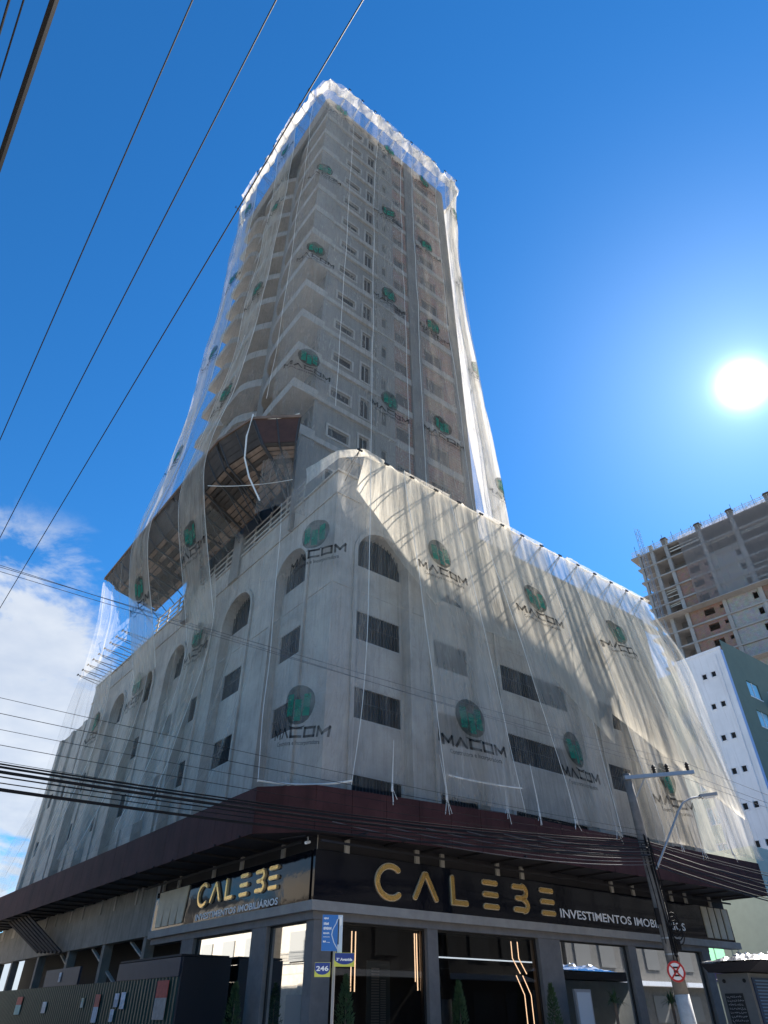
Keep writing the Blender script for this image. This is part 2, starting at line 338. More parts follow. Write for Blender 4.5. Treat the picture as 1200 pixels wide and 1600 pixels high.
def face_quads(mb, F, us, zs, hole, off, depth, m=None):
    """flat wall with rectangular openings; reveals go back by depth"""
    for i in range(len(us) - 1):
        for j in range(len(zs) - 1):
            u0, u1, z0, z1 = us[i], us[i + 1], zs[j], zs[j + 1]
            if hole(0.5 * (u0 + u1), 0.5 * (z0 + z1)):
                uc, zc_ = 0.5 * (u0 + u1), 0.5 * (z0 + z1)
                b = off - depth
                if not hole(u0 - .01, zc_): mb.add([F(u0, off, z0), F(u0, b, z0), F(u0, b, z1), F(u0, off, z1)], [(0, 1, 2, 3)], m)
                if not hole(u1 + .01, zc_): mb.add([F(u1, off, z0), F(u1, b, z0), F(u1, b, z1), F(u1, off, z1)], [(0, 1, 2, 3)], m)
                if not hole(uc, z0 - .01): mb.add([F(u0, off, z0), F(u1, off, z0), F(u1, b, z0), F(u0, b, z0)], [(0, 1, 2, 3)], m)
                if not hole(uc, z1 + .01): mb.add([F(u0, off, z1), F(u1, off, z1), F(u1, b, z1), F(u0, b, z1)], [(0, 1, 2, 3)], m)
            else:
                mb.add([F(u0, off, z0), F(u1, off, z0), F(u1, off, z1), F(u0, off, z1)], [(0, 1, 2, 3)], m)
def in_rects(rs): return lambda u, z: any(a < u < b and c < z < d for a, b, c, d in rs)
def window(F, u0, u1, z0, z1, off, bars=0.0, frame=0.05, arch=None, mull=0, opened=False):
    """part: frame/grille; sub-part: the pane behind"""
    wb = MB()
    o0, o1 = off, off + 0.06
    if frame:
        for (a, b, c, d) in ((u0, u0 + frame, z0, z1), (u1 - frame, u1, z0, z1), (u0 + frame, u1 - frame, z0, z0 + frame), (u0 + frame, u1 - frame, z1 - frame, z1)):
            if arch and c != z0: continue
            wb.fbox(F, a, b, o0, o1, c, d if not (arch and c == z0 and d == z1) else z0 + 0.4, FRAME)
    if bars:
        n = max(1, int((u1 - u0) / bars))
        for i in range(1, n):
            u = u0 + (u1 - u0) * i / n
            zt = arch(u) if arch else z1
            wb.fbox(F, u - 0.012, u + 0.012, o0 + 0.015, o1 - 0.01, z0, zt, GRILLE)
        if not arch: wb.fbox(F, u0, u1, o0 + 0.012, o1 - 0.02, z0 + (z1 - z0) * .52, z0 + (z1 - z0) * .52 + 0.03, GRILLE)
    for i in range(mull):
        u = u0 + (u1 - u0) * (i + 1) / (mull + 1); wb.fbox(F, u - .02, u + .02, o0 + .01, o1 - .01, z0 + .01, (arch(u) if arch else z1) - .01, FRAME)
    w = wb.build('window', FRAME, block)
    pb = MB()
    if arch:
        n = 12; us = [u0 + (u1 - u0) * i / n for i in range(n + 1)]
        for i in range(n):
            pb.add([F(us[i], off - .05, z0), F(us[i + 1], off - .05, z0), F(us[i + 1], off - .05, arch(us[i + 1])), F(us[i], off - .05, arch(us[i]))], [(0, 1, 2, 3)])
    else:
        pb.add([F(u0, off - .05, z0), F(u1, off - .05, z0), F(u1, off - .05, z1), F(u0, off - .05, z1)], [(0, 1, 2, 3)])
    p = pb.build('pane', PANE); p.parent = w; p.matrix_parent_inverse = Matrix.Identity(4)
    # w is placed with its parent's inverse; keep world position
    p.matrix_parent_inverse = (Matrix.Translation(block.location) @ w.matrix_parent_inverse).inverted()
    return w

NICHE = 0.34
def podium_face(F, ulen, bays, ztop, z0=5.0, wins=((6.4, 7.55), (9.28, 10.42), (12.12, 13.32))):
    mb = MB()
    us = [0.0]
    for (a, b, wa, wb_, rise) in bays: us += [a, b]
    us.append(ulen)
    for i in range(0, len(us), 2):    # piers
        mb.add([F(us[i], 0, z0), F(us[i + 1], 0, z0), F(us[i + 1], 0, ztop), F(us[i], 0, ztop)], [(0, 1, 2, 3)])
    for (a, b, wa, wb_, rise) in bays:
        sp = 15.55
        c = (a + b) / 2; h = (b - a) / 2
        arch = lambda u, c=c, h=h, rise=rise: sp + rise * math.sqrt(max(0.0, 1 - ((u - c) / h) ** 2))
        n = 18; pu = [c - h * math.cos(math.pi * i / n) for i in range(n + 1)]
        for i in range(n):
            x0, x1 = pu[i], pu[i + 1]; y0, y1 = arch(x0), arch(x1)
            mb.add([F(x0, 0, y0), F(x1, 0, y1), F(x1, 0, ztop), F(x0, 0, ztop)], [(0, 1, 2, 3)])
            mb.add([F(x0, 0, y0), F(x0, -.95, y0), F(x1, -.95, y1), F(x1, 0, y1)], [(0, 1, 2, 3)])
        for x in (a, b):
            mb.add([F(x, 0, z0), F(x, -.95, z0), F(x, -.95, sp), F(x, 0, sp)], [(0, 1, 2, 3)])
        # niche back wall with windows
        rects = [(wa, wb_, p, q) for p, q in wins]
        zs = sorted({z0, 15.2, *[x for r in rects for x in r[2:]]})
        face_quads(mb, F, sorted({a, wa, wb_, b}), zs, in_rects(rects), -NICHE, 0.3)
        mb.add([F(a, -NICHE, 15.2), F(b, -NICHE, 15.2), F(b, -.95, 15.2), F(a, -.95, 15.2)], [(0, 1, 2, 3)])
        # raised moulding round the niche
        mw = 0.16
        for x, s in ((a, -1), (b, 1)):
            e0, e1 = (x - mw, x - 0.004) if s < 0 else (x + 0.004, x + mw)
            mb.fbox(F, e0, e1, 0.002, 0.09, z0, sp)
        for i in range(n):
            def ap(k, ex):
                t = math.pi * k / n; return c - (h + ex) * math.cos(t), sp + (rise + ex) * math.sin(t)
            (x0, y0), (x1, y1), (x2, y2), (x3, y3) = ap(i, .004), ap(i + 1, .004), ap(i + 1, mw), ap(i, mw)
            mb.add([F(x0, .09, y0), F(x1, .09, y1), F(x2, .09, y2), F(x3, .09, y3), F(x0, 0, y0), F(x1, 0, y1), F(x2, 0, y2), F(x3, 0, y3)],
                   [(0, 1, 2, 3), (3, 2, 6, 7), (0, 1, 5, 4)])
        for p, q in wins: window(F, wa, wb_, p, q, -NICHE - .07, bars=0.13, frame=0.04)
        window(F, a + .01, b - .01, 15.2, 15.6, -NICHE - .08, bars=0.16, frame=0.04, arch=arch)
    # parapet band and joints
    mb.fbox(F, 0.0, ulen, 0.002, 0.05, 17.92, 17.98); mb.fbox(F, 0, ulen, 0.002, 0.022, 13.84, 13.87)
    mb.fbox(F, -0.06, ulen, -0.25, 0.07, ztop, ztop + 0.10)
    mb.fbox(F, 0.3, ulen, -0.27, -0.245, ztop - 1.1, ztop)
    return mb
BR = [(1.05, 3.5, 1.12, 3.42, 1.15), (4.7, 7.0, 4.78, 6.93, 1.1), (8.35, 13.15, 8.42, 13.08, 1.25), (14.65, 17.1, 14.75, 17.0, 1.15), (18.3, 20.0, 18.4, 19.9, .8)]
BL = [(1.8, 4.15, 2.1, 4.05, 1.1), (6.25, 8.85, 6.35, 8.8, 1.15), (10.35, 12.25, 10.45, 12.15, .95), (12.95, 15.15, 13.0, 15.05, 1.1), (17.0, 19.25, 17.1, 19.15, 1.1), (21.1, 23.3, 21.2, 23.2, 1.1), (25.1, 27.3, 25.2, 27.2, 1.1)]
podium_face(PR, 20.9, BR, 19.05).build('podium_wall', CONC, block)
podium_face(PL_, 28.5, BL, 19.05).build('podium_wall', CONC, block)
mb = MB()  # remaining sides, roof and the lower wing
mb.box(0.35, 20.9, 0.35, 28.5, 17.9, 18.0)
mb.add([W(20.9, 0, 5), W(20.9, 28.5, 5), W(20.9, 28.5, 19.05), W(20.9, 0, 19.05)], [(0, 1, 2, 3)])
mb.add([W(0, 28.5, 5), W(20.9, 28.5, 5), W(20.9, 28.5, 19.05), W(0, 28.5, 19.05)], [(0, 1, 2, 3)])
mb.build('podium_wall', CONC, block)
mb = MB(); rects = [(29.4, 30.6, p, q) for p, q in ((6.5, 7.5), (9.42, 10.3), (12.25, 13.2))] + [(32.2, 33.2, p, q) for p, q in ((6.5, 7.5), (9.42, 10.3), (12.25, 13.2))]
face_quads(mb, PL_, [28.5, 29.4, 30.6, 32.2, 33.2, 34.4], sorted({5.0, 16.9, 6.5, 7.5, 9.42, 10.3, 12.25, 13.2}), in_rects(rects), -0.12, 0.3)
for u in (28.52, 31.1, 33.6): mb.fbox(PL_, u, u + .6, -.12, .06, 5, 16.9)
mb.box(0.1, 18, 28.5, 34.4, 16.85, 16.95); mb.add([W(0.12, 34.4, 5), W(18, 34.4, 5), W(18, 34.4, 16.9), W(0.12, 34.4, 16.9)], [(0, 1, 2, 3)])
mb.build('podium_wall', CONC, block)
for r in rects: window(PL_, *r[:2], *r[2:], -.2, bars=.14, frame=.04)
# inner dark core, so that light does not pass through the empty floors
mb = MB(); mb.box(1.6, 19, 1.6, 34, 0.2, 16.4); mb.box(1.2, 11.0, 4.6, 16.0, 17.95, 60.6); mb.build('core', DARK, block)

# ---- tower
FH = 2.88; ZB = 26.4
floors = list(range(-3, 13))
TU1 = 11.75
mb = MB(); bk = MB()
hs = []; wl = []
for k in floors:
    zb = ZB + FH * k
    w1 = (1.40, 2.66, zb - 1.92, zb - 1.24); w2 = (3.33, 3.95, zb - 2.2, zb - .75); w3 = (4.75, 5.15, zb - 2.0, zb - 1.0)
    w4 = (5.95, 6.95, zb - 2.25, zb - 1.2); w5 = (8.5, 10.0, zb - 2.3, zb - 1.0)
    hs += [w1, w2, w3, w4, w5]; wl += [(w1, 0), (w2, 1), (w3, 0), (w4, 0), (w5, 1)]
H = in_rects(hs)
zs = sorted({17.9, 61.2, *[x for r in hs for x in r[2:]]}); zs = [z for z in zs if 17.9 <= z <= 61.2]
topmost = [r for r in hs if r[3] > 61.2]
def seg(mbx, a, b, off, m=None):
    us = sorted({a, b, *[x for r in hs for x in r[:2] if a < x < b]})
    face_quads(mbx, TR, us, zs, H, off, 0.2, m)
seg(mb, 0.6, 4.35, 0); seg(mb, 4.35, 5.75, 0.10); seg(mb, 7.15, 8.1, 0.10); seg(mb, 11.0, TU1, 0.06)
for u, o0, o1 in ((4.35, 0, .10), (5.75, -.06, .10), (7.15, -.06, .10), (8.1, -.08, .10), (11.0, -.08, .06)):
    mb.add([TR(u, o0, 17.9), TR(u, o1, 17.9), TR(u, o1, 61.2), TR(u, o0, 61.2)], [(0, 1, 2, 3)])
seg(bk, 5.75, 7.15, -.06); seg(bk, 8.1, 11.0, -.08)
# far faces
mb.add([W(TU1, 3.31, 17.9), W(TU1, 16.8, 17.9), W(TU1, 16.8, 61.2), W(TU1, 3.31, 61.2)], [(0, 1, 2, 3)])
mb.add([W(.6, 16.8, 17.9), W(TU1, 16.8, 17.9), W(TU1, 16.8, 61.2), W(.6, 16.8, 61.2)], [(0, 1, 2, 3)])
mb.add([W(.6, 3.4, 61.15), W(TU1, 3.4, 61.15), W(TU1, 16.8, 61.15), W(.6, 16.8, 61.15)], [(0, 1, 2, 3)])
mb.build('tower_wall', CONC2, block)
bk.build('brick_infill', BRICK, block)
for (r, kk) in wl:
    if r[2] < 18.5 or r[3] > 61: continue
    off = {1.40: 0, 3.33: 0, 4.75: .10, 5.95: -.06, 8.5: -.08}[r[0]]
    fr = .03
    w = window(TR, *r, off - .10, bars=0, frame=.03, mull=(1 if r[0] == 3.33 else 0))
# window surrounds standing proud of the render
for k in floors:
    zb = ZB + FH * k
    if zb - 1.9 < 18.5: continue
    sb = MB()
    for (a, b, c, d) in ((1.40, 2.66, zb - 1.92, zb - 1.24), (3.33, 3.95, zb - 2.2, zb - .75)):
        for (x0, x1, y0, y1) in ((a - .13, a, c - .13, d + .13), (b, b + .13, c - .13, d + .13), (a, b, c - .13, c), (a, b, d, d + .13)):
            sb.fbox(TR, x0, x1, .002, .05, y0, y1)
    sb.build('window_surround', SLAB, block)
# left tower profile of the balcony slabs
def lp(lu):
    if lu < 5.4: return -0.9
    if lu < 8.2: t = (lu - 5.4) / 2.8; return -0.9 + 0.95 * (1 - math.sqrt(max(0, 1 - t * t)))
    if lu < 8.9: return 0.05
    if lu < 10.6: t = (lu - 8.9) / 1.7; return 0.05 - 0.95 * math.sin(t * math.pi / 2)
    if lu < 12.2: return -0.9
    if lu < 13.6: t = (lu - 12.2) / 1.4; return -0.9 + 0.6 * (1 - math.sqrt(max(0, 1 - t * t)))
    if lu < 14.4: t = (lu - 13.6) / .8; return -0.3 - 0.6 * math.sin(t * math.pi / 2)
    return -0.9
LUS = [3.37, 4.4, 5.4] + [5.4 + .28 * i for i in range(1, 11)] + [8.9 + .17 * i for i in range(0, 11)] + [12.2 + .175 * i for i in range(0, 9)] + [13.8, 14.0, 14.2, 14.4, 15.6, 16.8]
LUS = sorted(set(LUS))
for k in floors:
    zb = ZB + FH * k
    if zb < 22.5: continue
    sb = MB()
    n = len(LUS)
    top, bot = zb + 0.55, zb
    if zb > 61: continue
    # slab
    vs = [W(lp(l), l, bot) for l in LUS] + [W(.62, l, bot) for l in LUS] + [W(lp(l), l, zb + .14) for l in LUS] + [W(.62, l, zb + .14) for l in LUS]
    fs = []
    for i in range(n - 1):
        fs += [(i, i + 1, n + i + 1, n + i), (2 * n + i, 2 * n + i + 1, 3 * n + i + 1, 3 * n + i)]
    fs += [(n - 1, 2 * n - 1, 4 * n - 1, 3 * n - 1)]
    sb.add(vs, fs)
    # upstand, 12 cm thick
    up = .62
    vs = [W(lp(l), l, bot) for l in LUS] + [W(lp(l), l, zb + up) for l in LUS] + [W(lp(l) + .12, l, zb + up) for l in LUS] + [W(lp(l) + .12, l, zb + .1) for l in LUS]
    fs = []
    for i in range(n - 1): fs += [(i, i + 1, n + i + 1, n + i), (n + i, n + i + 1, 2 * n + i + 1, 2 * n + i), (2 * n + i, 2 * n + i + 1, 3 * n + i + 1, 3 * n + i)]
    sb.add(vs, fs)
    sb.box(-.9, .6, 3.19, 3.369, bot, zb + up)
    # step down on the soffit near the corner
    sb.build('balcony_slab', SLAB, block)
    fb = MB(); fb.fbox(TR, .6, 4.35, .002, .16, zb, zb + .34); fb.fbox(TR, 4.352, 5.748, .102, .18, zb, zb + .14)
    fb.fbox(TR, 5.752, 7.148, -.06, .03, zb - .05, zb + .45); fb.fbox(TR, 8.102, 10.998, -.08, .04, zb - .05, zb + .45)
    fb.build('floor_band', SLAB, block)
# piers and inner wall behind balconies
mb = MB()
doors = []
for k in floors:
    zb = ZB + FH * k + .14
    doors += [(4.1, 6.6, zb, zb + 2.15), (9.7, 12.2, zb, zb + 2.2), (14.5, 16.3, zb, zb + 2.15)]
us = sorted({3.37, 16.8, *[x for d in doors for x in d[:2]]}); zz = sorted({17.9, 61.2, *[x for d in doors for x in d[2:] if 17.9 < x < 61.2]})
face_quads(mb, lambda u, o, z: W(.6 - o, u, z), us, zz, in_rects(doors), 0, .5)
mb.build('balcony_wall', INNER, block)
mb = MB()
for l0, l1 in ((8.1, 9.0), (13.3, 14.1)): mb.box((-.12 if l0 < 9 else -.25), .6, l0, l1, 17.9, 61.2)
mb.box(.45, .62, 3.25, 3.36, 17.9, 61.2)
# closed corner walls on the upper storeys and one on the lowest
for k in floors:
    zb = ZB + FH * k
    if k >= 5 and zb < 60: mb.box(-.8, .58, 3.26, 3.40, zb + .625, zb + FH - .002)
mb.box(-.2, .58, 3.26, 3.40, 17.9, 23.5)
mb.build('pier', CONC2, block)
mb = MB()   # crown of the tower
mb.box(-.84, .58, 3.51, 16.8, 60.7, 60.9)
mb.fbox(TR, -.9, TU1, -.2, .0, 61.21, 61.7); mb.box(-1.0, -.85, 3.37, 16.8, 59.6, 61.7); mb.box(-.9, .7, 3.40, 3.5, 60, 61.2)
mb.fbox(TR, 3.4, 5.9, -1.2, -.25, 61.2, 61.9)
mb.build('parapet', CONC2, block)

# ---- canopy over the pavement
cp = [(-1.8, 42), (-1.67, .72), (-.45, -.5), (6.3, -1.5), (21.3, -2.05), (21.3, -.3), (-.02, -.02), (-.3, .3), (-.3, 42)]
can = MB(); z0, z1 = 5.5, 6.72
outer = cp[:5]
for i in range(4):
    a, b = Vector(outer[i]), Vector(outer[i + 1]); d = (b - a).normalized(); nn = Vector((d.y, -d.x))
    if i == 0: nn = Vector((-1, 0))
    L = (b - a).length; n = max(1, round(L / 1.22))
    for j in range(n):      # cladding sheets with hairline joints
        p, q = a + d * (L * j / n + .007), a + d * (L * (j + 1) / n - .007)
        off = 0.0
        pts = [p, q, q - Vector(nn) * .04, p - Vector(nn) * .04]
        can.add([W(x.x, x.y, z0) for x in pts] + [W(x.x, x.y, z1) for x in pts], [(0, 3, 2, 1), (4, 5, 6, 7), (0, 1, 5, 4), (1, 2, 6, 5), (2, 3, 7, 6), (3, 0, 4, 7)])
can.build('canopy', CANOPY, block)
sf = MB()
def strip_poly(mb_, z):
    inn = [(-.02, 42), (-.02, .02), (.02, -.02), (6.3, -.02), (21.25, -.02)]
    oo = [(-1.75, 42), (-1.62, .74), (-.42, -.44), (6.3, -1.44), (21.25, -2.0)]
    for i in range(4):
        mb_.add([W(*oo[i], z), W(*oo[i + 1], z), W(*inn[i + 1], z), W(*inn[i], z)], [(0, 1, 2, 3)])
strip_poly(sf, z0 + .06); strip_poly(sf, z1 - .06)
sf.add([W(21.25, -.02, z0), W(21.25, -2.0, z0), W(21.25, -2.0, z1), W(21.25, -.02, z1)], [(0, 1, 2, 3)])
for i in range(26): sf.box(-1.72, -.06, 1.4 + i * 1.5, 1.46 + i * 1.5, z0 - .0, z0 + .05)
for i in range(14): sf.box(.8 + i * 1.5, .86 + i * 1.5, -1.2 if i < 4 else -1.6, -.06, z0, z0 + .05)
sf.tube([W(-.9, .5, 5.42), W(-.6, -.3, 5.42)], .02)
sf.box(-.50, -.46, .1, 11, 5.3, 5.36); sf.box(-.2, 21, -.50, -.46, 5.3, 5.36)
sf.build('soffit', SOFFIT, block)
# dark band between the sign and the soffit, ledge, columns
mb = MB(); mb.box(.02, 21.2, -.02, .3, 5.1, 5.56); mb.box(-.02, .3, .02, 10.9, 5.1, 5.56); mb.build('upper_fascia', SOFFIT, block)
mb = MB(); mb.prism([(-.16, -.16), (21.55, -.16), (21.55, .3), (.3, .3), (.3, 10.75), (-.16, 10.75)], 3.74, 3.97)
mb.build('ledge', LEDGE, block)
mb = MB(); mb.prism([(-.04, -.04), (19.1, -.04), (19.1, .3), (.3, .3), (.3, 10.7), (-.04, 10.7)], 3.55, 3.738)
for a, b in ((0.02, .58), (3.94, 4.34), (8.75, 9.82), (13.62, 14.08), (18.55, 19.1)):
    cb_ = MB(); cb_.box(a, b, -.02, .35, .13, 3.548); cb_.build('shop_column', SHOPCOL, block)
for a, b in ((2.35, 3.2), (7.1, 8.0)): cb_ = MB(); cb_.box(-.02, .35, a, b, .13, 3.548); cb_.build('shop_column', SHOPCOL, block)
mb.build('lintel', SHOPCOL, block)
SG = [(.6, 3.92), (4.36, 8.73), (9.84, 13.6), (14.1, 18.53)]
for a, b in SG:
    fr = MB()
    for x in (a, b - .06): fr.box(x, x + .06, .10, .16, .13, 3.5)
    fr.box(a, b, .10, .16, 3.5, 3.548); 
    f = fr.build('window', BLACK, block)
    gb = MB(); gb.add([W(a + .06, .13, .15), W(b - .06, .13, .15), W(b - .06, .13, 3.5), W(a + .06, .13, 3.5)], [(0, 1, 2, 3)])
    p = gb.build('pane', GLASS); p.parent = f; p.matrix_parent_inverse = (Matrix.Translation(block.location) @ f.matrix_parent_inverse).inverted()
for a, b in [(.40, 2.33), (3.22, 7.08)]:
    fr = MB()
    for x in (a, b - .06): fr.box(.10, .16, x, x + .06, .13, 3.5)
    fr.box(.10, .16, a, b, 3.5, 3.548)
    f = fr.build('window', BLACK, block)
    gb = MB(); gb.add([W(.13, a + .06, .15), W(.13, b - .06, .15), W(.13, b - .06, 3.5), W(.13, a + .06, 3.5)], [(0, 1, 2, 3)])
    p = gb.build('pane', GLASS); p.parent = f; p.matrix_parent_inverse = (Matrix.Translation(block.location) @ f.matrix_parent_inverse).inverted()
# shop interior shell
mb = MB(); mb.box(1.0, 18.9, 5.5, 5.6, .13, 3.7, mat('shop_wall', (.06, .055, .055), .8)); mb.box(.4, 18.9, .36, 5.5, 3.6, 3.7, DARK)
mb.add([W(18.5, .36, .13), W(18.5, 5.5, .13), W(18.5, 5.5, 3.6), W(18.5, .36, 3.6)], [(0, 1, 2, 3)], DARK)
mb.add([W(.4, .36, .14), W(18.5, .36, .14), W(18.5, 5.5, .14), W(.4, 5.5, .14)], [(0, 1, 2, 3)], mat('shop_floor', (.08, .075, .07), .3))
mb.box(1.2, 1.3, 2.2, 8.0, .13, 3.6, DARK)
mb.build('shop_interior', DARK, block)
# unfinished shop fronts on the left street
mb = MB(); mb.box(-.05, .3, 10.95, 33.5, 3.85, 5.5)
mb.build('concrete_beam', mat('raw_beam', (.30, .285, .25), .9, var=.35, vscale=1.2, streak=.7, bump=.3), block)
mb = MB()
for l in (11.2, 15.6, 20.2, 25.0, 30, 33.2):
    mb = MB(); mb.box(.0, .35, l, l + .3, .13, 3.848); mb.build('concrete_pillar', MATS['raw_beam'], block)
mb = MB(); mb.box(.0, .1, 33.5, 42, .13, 5.5); mb.build('end_wall', MATS['raw_beam'], block)
mb = MB(); mb.box(-.03, .28, 10.70, 10.95, 3.74, 5.5); mb.build('pilaster', mat('pale_pilaster', (.50, .52, .54), .7, var=.1), block)

# ================================================================= shop signs
def sign_stroke(mb, F, pts, w, d0, d1, m, seg=8):
    """a round-ended stroke following pts=(u,z), as a plate from depth d0 to d1"""
    P = [Vector(p) for p in pts]; n = len(P)
    lft, rgt = [], []
    for i, p in enumerate(P):
        a = (P[i] - P[i - 1]).normalized() if i > 0 else (P[1] - P[0]).normalized()
        b = (P[i + 1] - P[i]).normalized() if i < n - 1 else a
        t = (a + b).normalized(); k = 1 / max(.5, t.dot(a)); nn = Vector((-t.y, t.x)) * (w / 2 * k)
        lft.append(p + nn); rgt.append(p - nn)
    def cap(c, dirv):
        a0 = math.atan2(dirv.y, dirv.x)
        return [c + Vector((math.cos(a0 + math.pi / 2 - math.pi * k / seg), math.sin(a0 + math.pi / 2 - math.pi * k / seg))) * (w / 2) for k in range(1, seg)]
    ring = lft + cap(P[-1], (P[-1] - P[-2])) + rgt[::-1] + cap(P[0], (P[0] - P[1]))
    # triangulate as strips: middle quads + caps
    m_ = len(ring)
    vs = [F(q.x, d1, q.y) for q in ring] + [F(q.x, d0, q.y) for q in ring]
    fs = [(i, (i + 1) % m_, m_ + (i + 1) % m_, m_ + i) for i in range(m_)]
    for i in range(n - 1):
        fs.append((i, i + 1, m_ - (seg - 1) - 1 - (i + 1), m_ - (seg - 1) - 1 - i))
    e = n - 1; fs.append(tuple(range(e, e + seg + 1)))
    fs.append(tuple([m_ - seg] + list(range(m_ - seg + 1, m_)) + [0]))
    mb.add(vs, fs, m)
def arc(cx, cy, rx, ry, a0, a1, n=10): return [(cx + rx * math.cos(R_(a0 + (a1 - a0) * i / n)), cy + ry * math.sin(R_(a0 + (a1 - a0) * i / n))) for i in range(n + 1)]
def brand_letters(kind, x, w, zc_, h):
    """strokes of one letter in a box from x to x+w, height h round zc"""
    t, b = zc_ + h / 2, zc_ - h / 2; s = w * .16
    if kind == 'C': return [arc(x + w * .56, zc_, w * .5, h * .44, 52, 310, 22)]
    if kind == 'A': return [[(x + s * .4, b + s), (x + w * .46, t - s)], [(x + w * .54, t - s), (x + w - s * .4, b + s)]]
    if kind == 'L': return [[(x + s, t - s), (x + s, b + s), (x + w - s, b + s)]]
    if kind == 'E': return [[(x + s, z), (x + w - s, z)] for z in (t - s, zc_, b + s)]
    if kind == 'B': return [[(x + s, t - s), (x + w * .62, t - s)] + arc(x + w * .62, zc_ + h * .21, w * .24, h * .21 - .03, 80, -60, 7) + [(x + w * .60, zc_)],
                            [(x + w * .3, zc_), (x + w * .62, zc_)] + arc(x + w * .62, zc_ - h * .21, w * .26, h * .21 - .03, 70, -80, 7) + [(x + w * .62, b + s), (x + s, b + s)]]
def text_mesh(body, size, F, u0, z0, depth=0.01, bold=0.0, width=None, extrude=0.02, flip=False):
    """a line of lettering as (verts, faces) on face F starting at u0 with its baseline at z0"""
    cu = bpy.data.curves.new('t', 'FONT'); cu.body = body; cu.size = size; cu.extrude = 0; cu.offset = bold; cu.resolution_u = 3
    ob = bpy.data.objects.new('t', cu); COL.objects.link(ob)
    bpy.context.view_layer.update()
    me = bpy.data.meshes.new_from_object(ob.evaluated_get(bpy.context.evaluated_depsgraph_get()))
    co = [v.co.copy() for v in me.vertices]; fs = [tuple(p.vertices) for p in me.polygons]
    bpy.data.objects.remove(ob); bpy.data.curves.remove(cu); bpy.data.meshes.remove(me)
    mx = max(c.x for c in co); mn = min(c.x for c in co); k = (width / (mx - mn)) if width else 1.0
    if flip: vs = [F(u0 - (c.x - mn) * k, depth, z0 + c.y) for c in co]
    else: vs = [F(u0 + (c.x - mn) * k, depth, z0 + c.y) for c in co]
    return vs, fs

def shop_sign(F, a, b, flip, word_u, label, inv, slats, zc_=4.60, hh=.92):
    cen = F((a + b) / 2, 0, 4.6)
    t = thing('shop_sign', cen, label, 'sign')
    mb = MB(); mb.fbox(F, a, b, .0, .10, 3.975, 5.18, SIGNB)
    mb.build('sign_board', SIGNB, t)
    sg = -1 if flip else 1
    G = (lambda u, o, z: F(-u, o, z)) if flip else F
    for k, (x, w) in zip('CALEBE', word_u):
        lb = MB()
        for st in brand_letters(k, x, w, zc_, hh):
            sign_stroke(lb, G, st, .165 * hh / .92, .102, .15, RIM); sign_stroke(lb, G, st, .12 * hh / .92, .151, .175, GOLD)
        o = lb.build('letter', GOLD, t)
    vs, fs = text_mesh('INVESTIMENTOS IMOBILIÁRIOS', inv[3], G, inv[0], inv[1], .112, bold=.006, width=inv[2])
    lb = MB(); lb.add(vs, fs, WHITEL); lb.build('lettering', WHITEL, t)
    for i in range(4):
        sl = MB(); s0, s1 = slats; wd_ = (s1 - s0) / 4
        x0 = s0 + i * wd_ + .03; x1 = s0 + (i + 1) * wd_ - .10
        tl = .10 if not flip else .22
        sl.hexa([F(x0, .102, 4.05), F(x1, .102, 4.05), F(x1, .14, 4.05), F(x0, .14, 4.05), F(x0 + (-tl if flip else 0), .102, 5.15), F(x1, .102, 5.15), F(x1, .14, 5.15), F(x0 + (-tl if flip else 0), .14, 5.15)], CREAM)
        sl.build('slat', CREAM, t)
    return t
shop_sign(PR, -.10, 21.3, False, [(1.95, .95), (3.35, .95), (4.8, .82), (6.18, .80), (7.55, .85), (8.92, .80)],
          'long glossy black shop sign with large gold letters facing the right street', (9.95, 4.2, 7.65, .36), (19.1, 21.25))
shop_sign(PL_, .12, 10.66, True, [(-6.95, .72), (-6.0, .72), (-5.0, .62), (-4.05, .60), (-3.1, .66), (-2.3, .60)],
          'short glossy black shop sign with gold letters facing the left street', (-7.0, 4.03, 5.3, .24), (8.0, 10.4), 4.72, .70)

